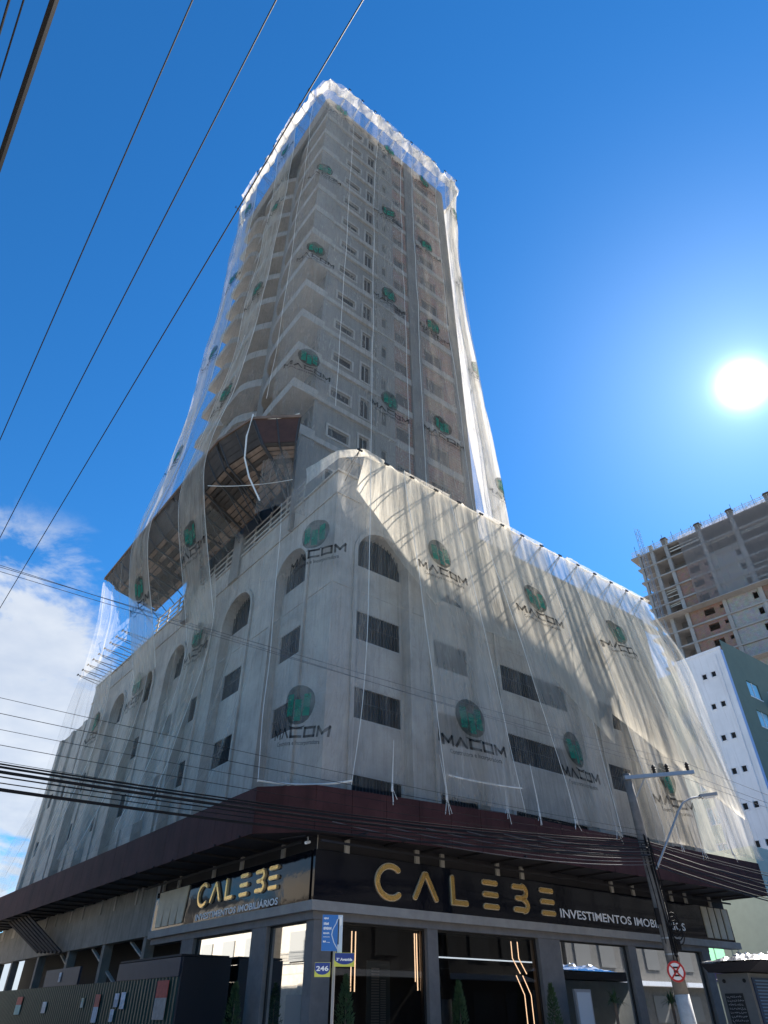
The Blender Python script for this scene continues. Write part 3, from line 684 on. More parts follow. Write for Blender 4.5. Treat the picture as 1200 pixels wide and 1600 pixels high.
# ================================================================= NETS
def lerp(a, b, t): return a + (b - a) * t
class Sheet:
    """net hung on plan columns; each column is a list of (z, ru, lu) from top to bottom"""
    def __init__(s, cols, out, seed=0, amp=.06, nf=2.2, scal=0.0):
        s.c = cols; s.out = out; s.seed = seed; s.amp = amp; s.nf = nf; s.scal = scal
        # arc length along the middle
        s.len = [0]
        for i in range(len(cols) - 1):
            a, b = cols[i][len(cols[i]) // 2], cols[i + 1][len(cols[i + 1]) // 2]
            s.len.append(s.len[-1] + math.hypot(a[1] - b[1], a[2] - b[2]))
        s.tot = s.len[-1]
    def colpt(s, c, t):
        n = len(c) - 1; x = min(max(t, 0), 1) * n; i = min(int(x), n - 1); f = x - i
        p0 = c[max(i - 1, 0)]; p1 = c[i]; p2 = c[i + 1]; p3 = c[min(i + 2, n)]
        return [0.5 * ((2 * p1[k]) + (-p0[k] + p2[k]) * f + (2 * p0[k] - 5 * p1[k] + 4 * p2[k] - p3[k]) * f * f + (-p0[k] + 3 * p1[k] - 3 * p2[k] + p3[k]) * f ** 3) for k in range(3)]
    def pt(s, d, t, lift=0.0):
        d = min(max(d, 0), s.tot); i = 0
        while i < len(s.len) - 2 and d > s.len[i + 1]: i += 1
        f = (d - s.len[i]) / max(1e-6, s.len[i + 1] - s.len[i])
        a, b = s.colpt(s.c[i], t), s.colpt(s.c[i + 1], t)
        z, r, l = (lerp(a[k], b[k], f) for k in range(3))
        dr, dl = b[1] - a[1], b[2] - a[2]; q = math.hypot(dr, dl) or 1
        nx, ny = dl / q * s.out, -dr / q * s.out
        env = math.sin(math.pi * min(max(t, 0.0), 1)) ** .35
        w = s.amp * env * (0.6 * math.sin(s.nf * d * 2.1 + 1.3 * math.sin(z * .21 + s.seed) + s.seed) + 0.4 * math.sin(s.nf * d * 5.3 + s.seed * 2.1 + .5 * z * .3))
        w += s.amp * 2.2 * env * noise.noise(Vector((d * .45 + s.seed * 7, z * .22, s.seed)))
        w += s.amp * .5 * noise.noise(Vector((d * 2.4, z * .5, s.seed + 3)))
        z2 = z
        if s.scal: z2 -= s.scal * abs(math.sin(math.pi * d / 1.36)) * max(0, 1 - t * 10) ; z2 += .25 * s.scal * noise.noise(Vector((d * 1.7, 0, s.seed)))* max(0, 1 - t * 10)
        return W(r + nx * (w + lift), l + ny * (w + lift), z2)
    def ztot(s, z):
        """t for a height z on the middle column"""
        c = s.c[len(s.c) // 2]; lo, hi_ = 0.0, 1.0
        for _ in range(30):
            m = (lo + hi_) / 2
            if s.colpt(c, m)[0] > z: lo = m
            else: hi_ = m
        return lo
    def build(s, name, m, nu, nz, parent=None, lift=0.0, d0=None, d1=None, t0=0, t1=1, **tags):
        d0 = 0 if d0 is None else d0; d1 = s.tot if d1 is None else d1
        vs, fs, uvs = [], [], []
        for j in range(nz + 1):
            for i in range(nu + 1):
                d = lerp(d0, d1, i / nu); t = lerp(t0, t1, j / nz)
                p = s.pt(d, t, lift); vs.append(tuple(p)); uvs.append((d + s.seed * 3.7, p.z))
        for j in range(nz):
            for i in range(nu):
                a = j * (nu + 1) + i; fs.append((a, a + 1, a + nu + 2, a + nu + 1))
        me = bpy.data.meshes.new(name); me.from_pydata(vs, [], fs); me.materials.append(m)
        me.polygons.foreach_set('use_smooth', [True] * len(fs))
        ul = me.uv_layers.new(name='UVMap')
        for lp_ in me.loops: ul.data[lp_.index].uv = uvs[lp_.vertex_index]
        me.update()
        o = bpy.data.objects.new(name, me); COL.objects.link(o)
        if parent: o.parent = parent; o.matrix_parent_inverse = Matrix.Translation(-parent.location)
        return tag(o, **tags)

# logo drawn in metres, origin at the centre of the disc
def stroke_quads(pts, w, step=.12):
    out = []
    for (x0, y0), (x1, y1) in zip(pts[:-1], pts[1:]):
        L = math.hypot(x1 - x0, y1 - y0); dx, dy = (x1 - x0) / L, (y1 - y0) / L
        ex = w * .5
        ax, ay = x0 - dx * ex * .98, y0 - dy * ex * .98; L2 = L + 2 * ex * .98; n = max(1, int(L2 / step) + 1)
        for i in range(n):
            p, q = L2 * i / n, L2 * (i + 1) / n; nx, ny = -dy * w / 2, dx * w / 2
            out.append([(ax + dx * p + nx, ay + dy * p + ny), (ax + dx * q + nx, ay + dy * q + ny), (ax + dx * q - nx, ay + dy * q - ny), (ax + dx * p - nx, ay + dy * p - ny)])
    return out
SUBV, SUBF = None, None
def subtitle():
    global SUBV, SUBF
    if SUBV is None:
        vs, fs = text_mesh('Construtora e Incorporadora', .20, lambda u, o, z: Vector((u, o, z)), -1.02, -1.30, 0, bold=.004, width=2.04)
        SUBV, SUBF = [(v.x, v.z) for v in vs], fs
    return SUBV, SUBF
def logo(sheet, d, z, parent, mirror=False, sc=1.0, lift=.05):
    t0 = sheet.ztot(z); eps = .01
    dz = (sheet.pt(d, t0 - eps).z - sheet.pt(d, t0 + eps).z) / (2 * eps)
    sx = -1 if mirror else 1
    def P(x, y, lf=0): return sheet.pt(d + sx * x * sc, t0 - y * sc / dz, lift + lf)
    r = .60
    mb = MB()   # dark disc with pointed foot
    n = 22; rings = 4; vs = [P(0, 0)]; fs = []
    for k in range(1, rings + 1):
        for i in range(n):
            a = 2 * math.pi * i / n; x, y = math.cos(a) * r * k / rings, math.sin(a) * r * k / rings
            if y < -.3: y *= 1.12
            vs.append(P(x, y))
    for i in range(n): fs.append((0, 1 + i, 1 + (i + 1) % n))
    for k in range(1, rings):
        for i in range(n): fs.append((1 + (k - 1) * n + i, 1 + (k - 1) * n + (i + 1) % n, 1 + k * n + (i + 1) % n, 1 + k * n + i))
    mb.add(vs, fs, PCIRC)
    mb.build('logo_disc', PCIRC, parent)
    mb = MB()
    for cx_, top, bot in ((-.30, .30, -.40), (0.0, .12, -.56), (.30, .30, -.40)):
        for i in range(6):
            y0, y1 = lerp(bot, top, i / 6), lerp(bot, top, (i + 1) / 6)
            mb.add([P(cx_ - .12, y0, .02), P(cx_ + .12, y0, .02), P(cx_ + .12, y1, .02), P(cx_ - .12, y1, .02)], [(0, 1, 2, 3)], PGREEN)
    mb.build('logo_bars', PGREEN, parent)
    mb = MB(); h = .27; w = .085; y0 = -1.05; y1 = y0 + h
    letters = [(-1.24, 'M'), (-.72, 'A'), (-.18, 'C'), (.34, 'O'), (.86, 'M')]
    for x, c in letters:
        ww = .38
        if c == 'M': st = [[(x, y0), (x, y1), (x + ww / 2, y0 + .06), (x + ww, y1), (x + ww, y0)]]
        elif c == 'A': st = [[(x, y0), (x + ww * .5, y1), (x + ww, y0)]]
        elif c == 'C': st = [[(x + ww, y1), (x, y1), (x, y0), (x + ww, y0)]]
        else: st = [[(x, y0), (x, y1), (x + ww, y1), (x + ww, y0), (x, y0)]]
        for s_ in st:
            for q in stroke_quads(s_, w): mb.add([P(a, b) for a, b in q], [(0, 1, 2, 3)], PDARK)
    for q in stroke_quads([(-.28, -.72), (-.02, -.80)], .04) + stroke_quads([(.02, -.80), (.28, -.72)], .04): mb.add([P(a, b) for a, b in q], [(0, 1, 2, 3)], PDARK)
    vs, fs = subtitle(); mb.add([P(a, b - .02) for a, b in vs], fs, PDARK)
    mb.build('logo_lettering', PDARK, parent)

def can_off(u): return (.5 + (u + .45) * .148) if u < 6.3 else 1.5 + (u - 6.3) * .0367
# ---- podium, right face: thin net all along, then three printed lengths
def rcol(ut, ub, bulge=0.0, top=19.75, ot=.85):
    us = [lerp(ut, ub, x) for x in (0, .06, .3, .55, .8, 1)]
    ob = can_off(us[-1]) * .98
    offs = [ot + .12, ot, lerp(ot, ob, .30) + bulge, lerp(ot, ob, .55) + bulge * 1.2, lerp(ot, ob, .8) + bulge * .6, ob]
    zz = [top, 19.3, lerp(19.3, 6.85, .28), lerp(19.3, 6.85, .55), lerp(19.3, 6.85, .8), 6.85]
    return [(z, u, -o) for z, u, o in zip(zz, us, offs)]
base_r = Sheet([rcol(.9, .6), rcol(4.4, 4.6, .15), rcol(8, 9, .2), rcol(12, 13, .3), rcol(16, 17, .4), rcol(19.6, 20.6, .5),
                [(20.0, 20.8, -.6), (19.3, 21.0, -.2), (16, 21.4, -.2), (12, 21.9, -.3), (9, 22.2, -.5), (6.85, 22.3, -.9)],
                [(20.0, 21.2, 3.), (19.3, 21.4, 3.), (16, 21.6, 3.), (12, 22., 3.), (9, 22.2, 3.), (6.85, 22.3, 3.)]], 1, seed=1, amp=.04, scal=.28)
base_r.build('safety_net', NETP, 190, 80, label='plain white safety net along the right podium face above the canopy', category='safety net')
def panel(sheet, name, label, mtl, nu, nz, logos, group='printed net lengths', mirror=False, sc=1.0):
    cc = sheet.pt(sheet.tot / 2, .5)
    t = thing(name, cc, label, 'net', group)
    sheet.build('net_cloth', mtl, nu, nz, parent=t)
    # folded seam cords along both edges
    sm = MB()
    for d in (0.0, sheet.tot):
        sm.tube([sheet.pt(d, i / 40, .03) for i in range(41)], .011, ROPE, seg=4)
    sm.build('seam', ROPE, t)
    for (d, z) in logos: logo(sheet, d, z, t, mirror=mirror, sc=sc)
    return t
def pstrip(l, r, bulge=.1):  # l, r: (top u, bottom u)
    def c(ut, ub, bb):
        x = rcol(ut, ub, bb); return [(z, u, lu - .09) for z, u, lu in x]
    n = 3
    return [c(lerp(l[0], r[0], i / n), lerp(l[1], r[1], i / n), bulge * (1 + (i % 2) * .4)) for i in range(n + 1)]
A = Sheet(pstrip((2.6, 3.9), (5.2, 7.0)), 1, seed=2, amp=.035)
panel(A, 'printed_net', 'printed net length on the right podium face nearest the corner', NETS, 26, 90, [(1.3, 16.1), (1.32, 9.6)])
B = Sheet(pstrip((6.9, 9.6), (11.4, 12.0)), 1, seed=3, amp=.04)
panel(B, 'printed_net', 'printed net length at the middle of the right podium face, over its widest windows', NETS, 30, 90, [(1.75, 16.0), (1.32, 9.5)])
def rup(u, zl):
    ob = (19.1 - zl) / 4.05  # distance from the wall set so sunlight ends at height zl
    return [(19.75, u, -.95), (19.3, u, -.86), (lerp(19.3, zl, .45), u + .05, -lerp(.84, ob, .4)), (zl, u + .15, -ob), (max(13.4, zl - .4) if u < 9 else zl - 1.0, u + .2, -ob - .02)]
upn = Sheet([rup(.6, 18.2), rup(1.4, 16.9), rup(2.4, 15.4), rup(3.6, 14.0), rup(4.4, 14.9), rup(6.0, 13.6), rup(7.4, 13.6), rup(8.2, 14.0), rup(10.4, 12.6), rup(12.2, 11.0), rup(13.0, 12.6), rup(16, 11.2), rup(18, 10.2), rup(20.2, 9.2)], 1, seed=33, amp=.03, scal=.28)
upn.build('added_lit_net', NETLIT, 190, 40, lift=.03, label='added bright net layer over the sunlit top of the right podium face', category='net')  # added sheet, shaped and brightened to make the sunlit patch
C_ = Sheet(pstrip((13.2, 14.6), (20.3, 21.7), .3), 1, seed=4, amp=.11)
panel(C_, 'printed_net', 'crumpled printed net length at the far right end of the podium beside the white building', NETS, 46, 90, [(1.35, 15.9), (1.35, 9.3)])
# corner length, wrapped round the podium corner
cor = Sheet([[(19.0, -.7, 3.2), (17, -.7, 3.0), (13, -.85, 2.5), (9.5, -1.3, 1.6), (6.85, -1.66, .74)],
             [(19.25, -.75, .6), (17, -.75, .5), (13, -.85, .4), (9.5, -1.0, .25), (6.85, -1.1, .12)],
             [(19.5, -.15, -.8), (17, -.1, -.8), (13, -.1, -.75), (9.5, -.15, -.65), (6.85, -.5, -.47)],
             [(19.7, .9, -.95), (17, .95, -.9), (13, .95, -.85), (9.5, .9, -.72), (6.85, .62, -.66)]], 1, seed=5, amp=.035)
panel(cor, 'printed_net', 'printed net length wrapped round the podium corner straight above the canopy corner', NETC, 30, 90, [(2.3, 15.8), (2.3, 9.15)])

# ---- podium, left face: net hung from the catch platform, spreading to the left
base_l = Sheet([[(18.9, -.5, 3.6), (16, -.5, 3.7), (13, -.55, 3.8), (10, -1.0, 3.9), (6.9, -1.75, 4.0)],
                [(18.9, -.6, 6.4), (16, -.6, 6.4), (13, -.6, 6.6), (10, -1.0, 6.8), (6.9, -1.75, 7.0)],
                [(22.6, -3.0, 9.0), (17, -1.2, 9.2), (13, -.7, 10), (10, -1.0, 10.3), (6.9, -1.75, 10.6)],
                [(22.6, -3.2, 13), (17, -1.6, 13.5), (13, -.9, 14.5), (10, -1.1, 15), (6.9, -1.78, 15.5)],
                [(22.6, -3.2, 17), (17.5, -2.2, 17.6), (13, -1.5, 19.4), (10, -1.5, 20.5), (6.9, -1.8, 21.5)],
                [(22.6, -3.1, 21), (18, -2.5, 21.8), (14, -2.2, 24.2), (10.5, -2.0, 27), (6.9, -1.9, 32)],
                [(22.9, -3.0, 21.3), (18.2, -2.5, 22.1), (14.2, -2.25, 24.6), (10.5, -2.05, 27.6), (6.9, -1.9, 32.5)]], -1, seed=6, amp=.14, nf=1.6)
base_l.build('safety_net', NETP, 180, 80, label='plain white safety net hung from the catch platform down the left podium face', category='safety net')
endl = Sheet([[(22.0, -1.6, 20.6), (19, -1.2, 20.6), (16, -1.1, 21.4), (13, -1.0, 23), (9, -1., 26)],
              [(22.6, -2.5, 21.0), (19, -2.2, 21.2), (16, -2.1, 22.4), (13, -2.0, 24.6), (8, -1.9, 30)]], -1, seed=16, amp=.1)
def lstrip(name, label, ltop, lbot, w, lg, seed):
    cols = []
    for i in range(3):
        a, b = ltop + w * i / 2, lbot + w * i / 2
        cols.append([(18.4, -.75, a), (16.5, -.45, lerp(a, b, .2)), (13.5, -.45, lerp(a, b, .5)), (10, -.95, lerp(a, b, .75)), (7.4, -1.6, b)])
    s = Sheet(cols, -1, seed=seed, amp=.07)
    panel(s, name, label, NETS, 22, 70, [(w / 2, z) for z in lg], mirror=True)
lstrip('printed_net', 'printed net length on the left podium face, nearest the corner', 9.2, 9.8, 2.7, [15.9], 7)
lstrip('printed_net', 'printed net length on the left podium face, second from the far end', 16.6, 17.3, 2.7, [15.9], 8)
lstrip('printed_net', 'printed net length on the left podium face, farthest down the left street', 23.0, 23.6, 2.7, [15.6], 9)

# ---- tower nets
def tcol(r, l, dr=0, dl=0, zb=18.2, rb=0, lb=0):
    """dr, dl: outward lean at the top"""
    return [(62.0, r + dr, l + dl), (60.2, r + dr * .5, l + dl * .5), (52, r, l), (42, r, l), (33, r + rb * .4, l + lb * .4), (25, r + rb * .8, l + lb * .8), (zb, r + rb, l + lb)]
tow_r = Sheet([tcol(-1.75, 3.6, -.3, -.2), tcol(-1.3, 2.55, -.3, -.45), tcol(0, 2.4, 0, -.6), tcol(4, 2.45, 0, -.6), tcol(8, 2.45, 0, -.6), tcol(11.6, 2.45, .5, -.5, rb=1.2, lb=-.2),
               tcol(12.3, 2.8, .6, -.4, rb=1.7), tcol(12.5, 4.2, .6, 0, rb=1.7), tcol(12.5, 8.2, .6, 0, rb=1.7)], 1, seed=10, amp=.10, nf=1.3, scal=.6)
tow_r.build('safety_net', NETT, 150, 150, label='plain white safety net down the right tower face', category='safety net')
tow_l = Sheet([[(62.1, -2.1, 3.6), (60, -1.8, 3.7), (52, -1.65, 3.7), (42, -1.65, 3.7), (33, -1.7, 3.9), (27.5, -1.9, 4.3), (24.3, -2.0, 4.8)],
               [(62.1, -2.5, 7), (60, -2.0, 7), (52, -1.8, 7), (42, -1.8, 7), (33, -2.0, 7), (27.5, -2.5, 7), (23, -3.1, 7)],
               [(61.9, -2.5, 12), (60, -2.1, 12), (52, -1.8, 12), (42, -1.85, 12), (33, -2.1, 12), (27, -2.6, 12.3), (22.8, -3.2, 13)],
               [(61.8, -2.1, 16.3), (60, -2.0, 16.3), (52, -1.9, 16.1), (42, -1.9, 16.1), (33, -2.0, 16.8), (27, -2.15, 17.5), (22.8, -2.6, 18.2)],
               [(61.8, -1.2, 16.9), (60, -1.2, 17), (52, -1.2, 17.0), (42, -1.2, 17.0), (33, -1.2, 17.5), (27, -1.3, 18.2), (22.8, -1.6, 19.0)]], -1, seed=11, amp=.10, nf=1.2, scal=.6)
tow_l.build('safety_net', NETT, 110, 150, label='plain white safety net down the left tower face onto the catch platform', category='safety net')
def tband(cols, seed, label, out):
    s = Sheet(cols, out, seed=seed, amp=.16, nf=1.1, scal=.8)
    s.build('gathered_net', NETW, int(s.tot * 8), 8, label=label, category='net')
def crown(c, z=60.6): return [(c[0][0], c[0][1], c[0][2]), (61.2, lerp(c[0][1], c[1][1], .5), lerp(c[0][2], c[1][2], .5)), (z, c[1][1], c[1][2])]
tband([crown(c) for c in tow_r.c], 12, 'gathered bright white edge of netting round the top of the right tower face', 1)
tband([crown(c) for c in tow_l.c], 13, 'gathered bright white edge of netting round the top of the left tower face', -1)
def trs(u0, u1, label, lg, seed, amp=.07, zb=18.2):
    cols = []
    for i in range(3):
        u = lerp(u0, u1, i / 2)
        cols.append([(z, r, l) for z, r, l in tcol(u, 2.33, 0, -.6, zb=zb, rb=(.0 if u < 9 else .9))])
    s = Sheet(cols, 1, seed=seed, amp=amp)
    panel(s, 'printed_net', label, NETT2, 18, 150, [((u1 - u0) / 2, z) for z in lg])
trs(3.3, 5.85, 'long printed net length on the right tower face, left of the brick window column', [57.9, 48.3, 38.0, 28.2], 20)
trs(7.0, 9.7, 'long printed net length on the right tower face, right of the brick window column', [57.6, 47.8, 38.0, 28.7], 21)
trs(10.9, 12.0, 'narrow printed net length at the right edge of the tower face', [], 22)
edge = Sheet([tcol(11.2, 2.36, .3, -.6, rb=.9), tcol(12.4, 2.7, .6, -.4, rb=1.75), tcol(12.65, 4.6, .6, 0, rb=1.75)], 1, seed=23, amp=.09)
panel(edge, 'printed_net', 'sunlit printed net length folded round the right edge of the tower', NETLIT, 26, 150, [(.9, 57.1), (1.0, 46.7), (1.0, 36.8), (1.2, 26.8)])
tc_ = Sheet([[(z, a, b) for z, a, b in ((62.1, -2.15, 4.0), (60, -1.9, 3.95), (52, -1.75, 3.9), (42, -1.75, 3.9), (33, -1.75, 3.9), (25.5, -1.8, 4.0))],
             [(62.2, -1.9, 2.6), (60, -1.6, 2.75), (52, -1.45, 2.7), (42, -1.45, 2.6), (33, -1.45, 2.55), (25.5, -1.5, 2.5)],
             [(62.2, -.5, 1.9), (60, -.4, 2.3), (52, -.3, 2.3), (42, -.3, 2.3), (33, -.3, 2.3), (25.5, -.3, 2.3)],
             [(62.0, 1.1, 1.9), (60, 1.1, 2.3), (52, 1.1, 2.3), (42, 1.1, 2.3), (33, 1.1, 2.3), (25.5, 1.1, 2.3)]], 1, seed=24, amp=.06)
panel(tc_, 'printed_net', 'long printed net length wrapped round the sharp corner of the tower', NETC, 30, 150, [(2.8, 58.6), (1.9, 47.9), (1.9, 37.8), (2.2, 27.9)])
def tls(l0, l1, label, lg, seed, over=False):
    cols = []
    for i in range(3):
        l = lerp(l0, l1, i / 2)
        c = [(61.9, -2.6, l), (60, -2.2, l), (52, -1.95, l), (42, -2.0, l), (33, -2.25, l), (27, -2.75, l + .3), (23, -3.3, l + .5)]
        if over: c += [(20.5, -3.0, l + .6), (17.0, -2.0, l + .7), (14.8, -1.3, l + .8)]
        cols.append(c)
    s = Sheet(cols, -1, seed=seed, amp=.08)
    panel(s, 'printed_net', label, NETS, 18, 150, [((l1 - l0) / 2, z) for z in lg], mirror=True)
tls(6.1, 8.8, 'long printed net length over the middle of the left tower face', [58.2, 49.3, 38.4, 28.6, 19.3], 25, True)
tls(12.3, 15.0, 'long printed net length near the far edge of the left tower face', [57.8, 47.5, 38.2, 28.5, 19.3], 26, True)

# ---- outrigger poles that carry the nets
def bracket(tipw, basew, label, grp, n2=True, dz=.5):
    tp, bs = Vector(tipw), Vector(basew)
    t = thing('net_outrigger', bs, label, 'scaffold pole', grp)
    mb = MB(); mb.tube([bs, tp], .024, POLEM, 6)
    if n2: mb.tube([bs - Vector((0, 0, dz)), tp - Vector((0, 0, .06)) - (tp - bs) * .08], .02, POLEM, 6)
    mb.build('pole', POLEM, t)
    d = (tp - bs).normalized(); sd = d.cross(Vector((0, 0, 1))).normalized()
    mb = MB(); mb.beam(tp - sd * .12, tp + sd * .12, .06, .06, BLACK); mb.build('end_cap', BLACK, t)
for i in range(15):
    u = .35 + 1.38 * i
    bracket(W(u, -.97, 19.7), W(u, .02, 19.2), 'dark scaffold pole holding the podium net out from the right parapet', 'net poles along the right podium parapet')
    
for i in range(10):
    u = .2 + 1.33 * i
    bracket(W(u, 1.8, 62.15), W(u, 3.3, 61.8), 'dark scaffold pole holding the net out from the right edge of the tower roof', 'net poles along the right tower parapet', True, .7)
for i in range(10):
    l = 3.9 + 1.4 * i
    bracket(W(-2.5, l, 62.1), W(-.9, l, 61.8), 'dark scaffold pole holding the net out from the left edge of the tower roof', 'net poles along the left tower parapet', True, .7)
for i in range(9):
    l = 19.6 + 1.0 * i
    bracket(W(-1.6, l, 19.3), W(0, l, 19.2), 'dark scaffold pole sticking out of the low left parapet over the street', 'net poles along the left podium parapet', True, .25)

# ---- ropes and loose cloth
def rope(pts, r, label, m=ROPE):
    mb = MB(); mb.tube(pts, r, m, 5); return mb.build('rope', m, label=label, category='rope')
def sag(a, b, s, n=16):
    a, b = Vector(a), Vector(b); return [a.lerp(b, i / n) - Vector((0, 0, s * 4 * (i / n) * (1 - i / n))) for i in range(n + 1)]
rope([W(-2.7, 3.2, 23.2), W(-2.8, 3.25, 21.8), W(-2.7, 3.3, 20.6), W(-2.4, 3.2, 19.6), W(-1.9, 2.9, 18.4)], .038, 'thick pale strap dangling from the catch platform corner')
rope(sag(W(-2.65, 3.3, 23.2), W(-1.05, 1.9, 23.25), .25), .03, 'pale strap tied loosely along the top edge of the catch platform corner')
rope(sag(W(-3.1, 6, 20.6), W(-.7, 2.5, 19.9), .15), .018, 'thin pale rope strung level under the catch platform corner')
rope(sag(W(-1.6, .9, 6.95), W(.6, -.75, 6.95), .12), .03, 'white rope tying the corner net down along the canopy edge')
rope(sag(W(3.9, -1.2, 7.6), W(7.0, -1.6, 7.6), .05), .025, 'white rope across the foot of the net over the second window bay')
cl = Sheet([[(19.95, -.6, 1.6), (19.5, -.6, 1.5), (19.0, -.6, 1.5)], [(19.8, -.3, -.3), (19.6, -.25, -.4), (19.35, -.25, -.4)], [(19.9, .55, -.95), (19.75, .6, -.95), (19.6, .7, -.9)], [(19.85, 1.6, -.97), (19.7, 1.7, -.95), (19.5, 1.8, -.9)]], 1, seed=30, amp=.05)
cl.build('gathered_net', NETW, 40, 8, label='bright sunlit roll of white net gathered at the top of the podium corner', category='net')

rt = random.Random(21)
for i in range(10):
    u = 2.2 + 1.9 * i + rt.uniform(-.3, .3); o = can_off(u)
    mb = MB(); mb.tube([W(u, -o + .02, 6.86), W(u + .06, -o * .98 + .05, 7.25), W(u + .02 + rt.uniform(-.2, .2), -o * .96, 7.9 + rt.uniform(0, .8))], .035, ROPE, 5, r2=.008)
    for k in range(3): mb.tube([W(u, -o, 6.95), W(u + rt.uniform(-.25, .25), -o - .04, 6.55 + rt.uniform(-.15, .15))], .010, ROPE, 4)
    mb.build('net_tie', ROPE, label='knotted white net tie hanging on the upper edge of the maroon canopy', category='net tie', group='net ties along the canopy edge')

# ---- catch platform round the tower
tray = thing('catch_platform', W(-1.5, 4, 20.2), 'sloping timber catch platform sticking out from the tower above the left podium face', 'scaffold platform')
Q = [(-.55, 2.75), (-.62, 3.05), (-.6, 5.2), (-.6, 17.8)]       # inner line, z 20.2
M_ = [(-1.0, 2.0), (-2.1, 3.0), (-2.6, 5.3), (-2.5, 19.6)]      # knee, z 21.6
P_ = [(-1.0, 1.84), (-2.64, 3.3), (-3.2, 5.6), (-3.05, 21.2)]   # outer lip, z 23
def tp(line, i, f, z):
    a, b = line[i], line[i + 1]; return W(lerp(a[0], b[0], f), lerp(a[1], b[1], f), z)
rnd = random.Random(4)
for i in range(3):
    L = math.dist(P_[i], P_[i + 1])
    nseg = max(1, round(L / 2.6))
    for sgm in range(nseg):
        f0, f1 = sgm / nseg - .004 * (sgm > 0), (sgm + 1) / nseg + .004 * (sgm < nseg - 1)
        for rows, (la, za), (lb_, zb_), nb in ((0, (Q, 20.2), (M_, 21.6), 9), (1, (M_, 21.6), (P_, 23.0), 4)):
            pb = MB()
            for j in range(nb):
                t0, t1 = (j + .06) / nb, (j + (.80 if rows == 0 else .96)) / nb
                t0 += rnd.uniform(-.01, .01)
                def q(f, t): return tp(la, i, f, za).lerp(tp(lb_, i, f, zb_), t)
                e0, e1 = f0 + rnd.uniform(0, .02), f1 - rnd.uniform(0, .02)
                p = [q(e0, t0), q(e1, t0), q(e1, t1), q(e0, t1)]
                up = Vector((0, 0, .03 + rnd.uniform(0, .02)))
                mtl = ((WOODR if i == 0 else WOODD) if (rows == 1) else rnd.choice([WOOD, WOOD, WOODD]))
                pb.hexa(p + [x + up for x in p], mtl)
            pb.build('board_deck' if rows == 0 else 'flap', WOOD, tray)
        if True:
            ub = MB()  # plywood sheet on top of the boards
            a_, b_, c_, d_ = tp(Q, i, f0, 20.29), tp(Q, i, f1, 20.29), tp(M_, i, f1, 21.69), tp(M_, i, f0, 21.69)
            ub.add([a_, b_, c_, d_, *[x + Vector((0, 0, .02)) for x in (a_, b_, c_, d_)]], [(0, 1, 2, 3), (4, 5, 6, 7), (0, 1, 5, 4), (2, 3, 7, 6)])
            a_, b_, c_, d_ = tp(M_, i, f0, 21.69), tp(M_, i, f1, 21.69), tp(P_, i, f1, 23.06), tp(P_, i, f0, 23.06)
            ub.add([x + LV * 0 + RV * .05 for x in (a_, b_, c_, d_)], [(0, 1, 2, 3)])
            ub.build('plywood_sheet', WOODD, tray)
    nbk = max(2, round(L / 1.3)) + 1
    for j in range(nbk):
        f = j / (nbk - 1); f = min(max(f, .02), .98)
        kb = MB(); a_, b_, c_ = tp(Q, i, f, 20.12), tp(M_, i, f, 21.5), tp(P_, i, f, 23.0)
        kb.beam(a_ + Vector((0, 0, -.1)), b_, .05, .09, POLEM); kb.beam(b_, c_ + Vector((0, 0, .05)), .05, .06, POLEM)
        kb.beam(a_ - Vector((0, 0, .9)), a_.lerp(b_, .7), .04, .04, POLEM)
        kb.build('steel_bracket', POLEM, tray)
lipm = MB()
for i in range(3): lipm.beam(tp(P_, i, 0, 23.05), tp(P_, i, 1, 23.05), .10, .16, WOOD)
for i in range(3): lipm.beam(tp(Q, i, 0, 20.16), tp(Q, i, 1, 20.16), .12, .1, WOOD)
lipm.build('edge_board', WOOD, tray)

# ---- timber guard rail on the left podium roof edge
rl = thing('guard_rail', W(-.05, 10, 19.15), 'pale timber guard rail with posts along the left podium roof edge below the catch platform', 'railing')
mb = MB()
for z in (19.5, 19.85, 20.2): mb.beam(W(.03, 2.6, z), W(.03, 19.0, z), .04, .07, RAILM)
mb.build('rail', RAILM, rl)
for i in range(12):
    mb = MB(); mb.beam(W(.09, 2.8 + i * 1.45, 19.1), W(.09, 2.8 + i * 1.45, 20.4), .07, .07, RAILM); mb.build('post', RAILM, rl)

# ================================================================= STREET FRONT OBJECTS
# corrugated hoarding
hd = thing('site_hoarding', W(-1.5, 14, .13), 'dark green corrugated site hoarding with navy boards above, under the left canopy', 'hoarding')
mb = MB(); u = 4.4
pts = []
while u < 34:
    pts += [(u, .0), (u + .06, .03), (u + .12, .03), (u + .18, 0)]; u += .24
vs = [W(-1.5 - o, l, .13) for l, o in pts] + [W(-1.5 - o, l, 2.42) for l, o in pts]; n = len(pts)
mb.add(vs, [(i, i + 1, n + i + 1, n + i) for i in range(n - 1)]); mb.build('corrugated_sheet', HOARD, hd)
for a, b, h in ((4.4, 9.2, 2.88), (13.2, 17.4, 2.98)):
    mb = MB(); mb.box(-1.54, -1.46, a, b, 2.425, h); mb.build('top_board', BLUEB, hd)
mb = MB(); mb.box(-1.5, .0, 4.28, 4.40, .13, 2.88); mb.box(-1.54, -.02, 4.40, 9.1, 2.90, 2.95); mb.build('side_panel', mat('black_panel', (.012, .013, .018), .7), hd)
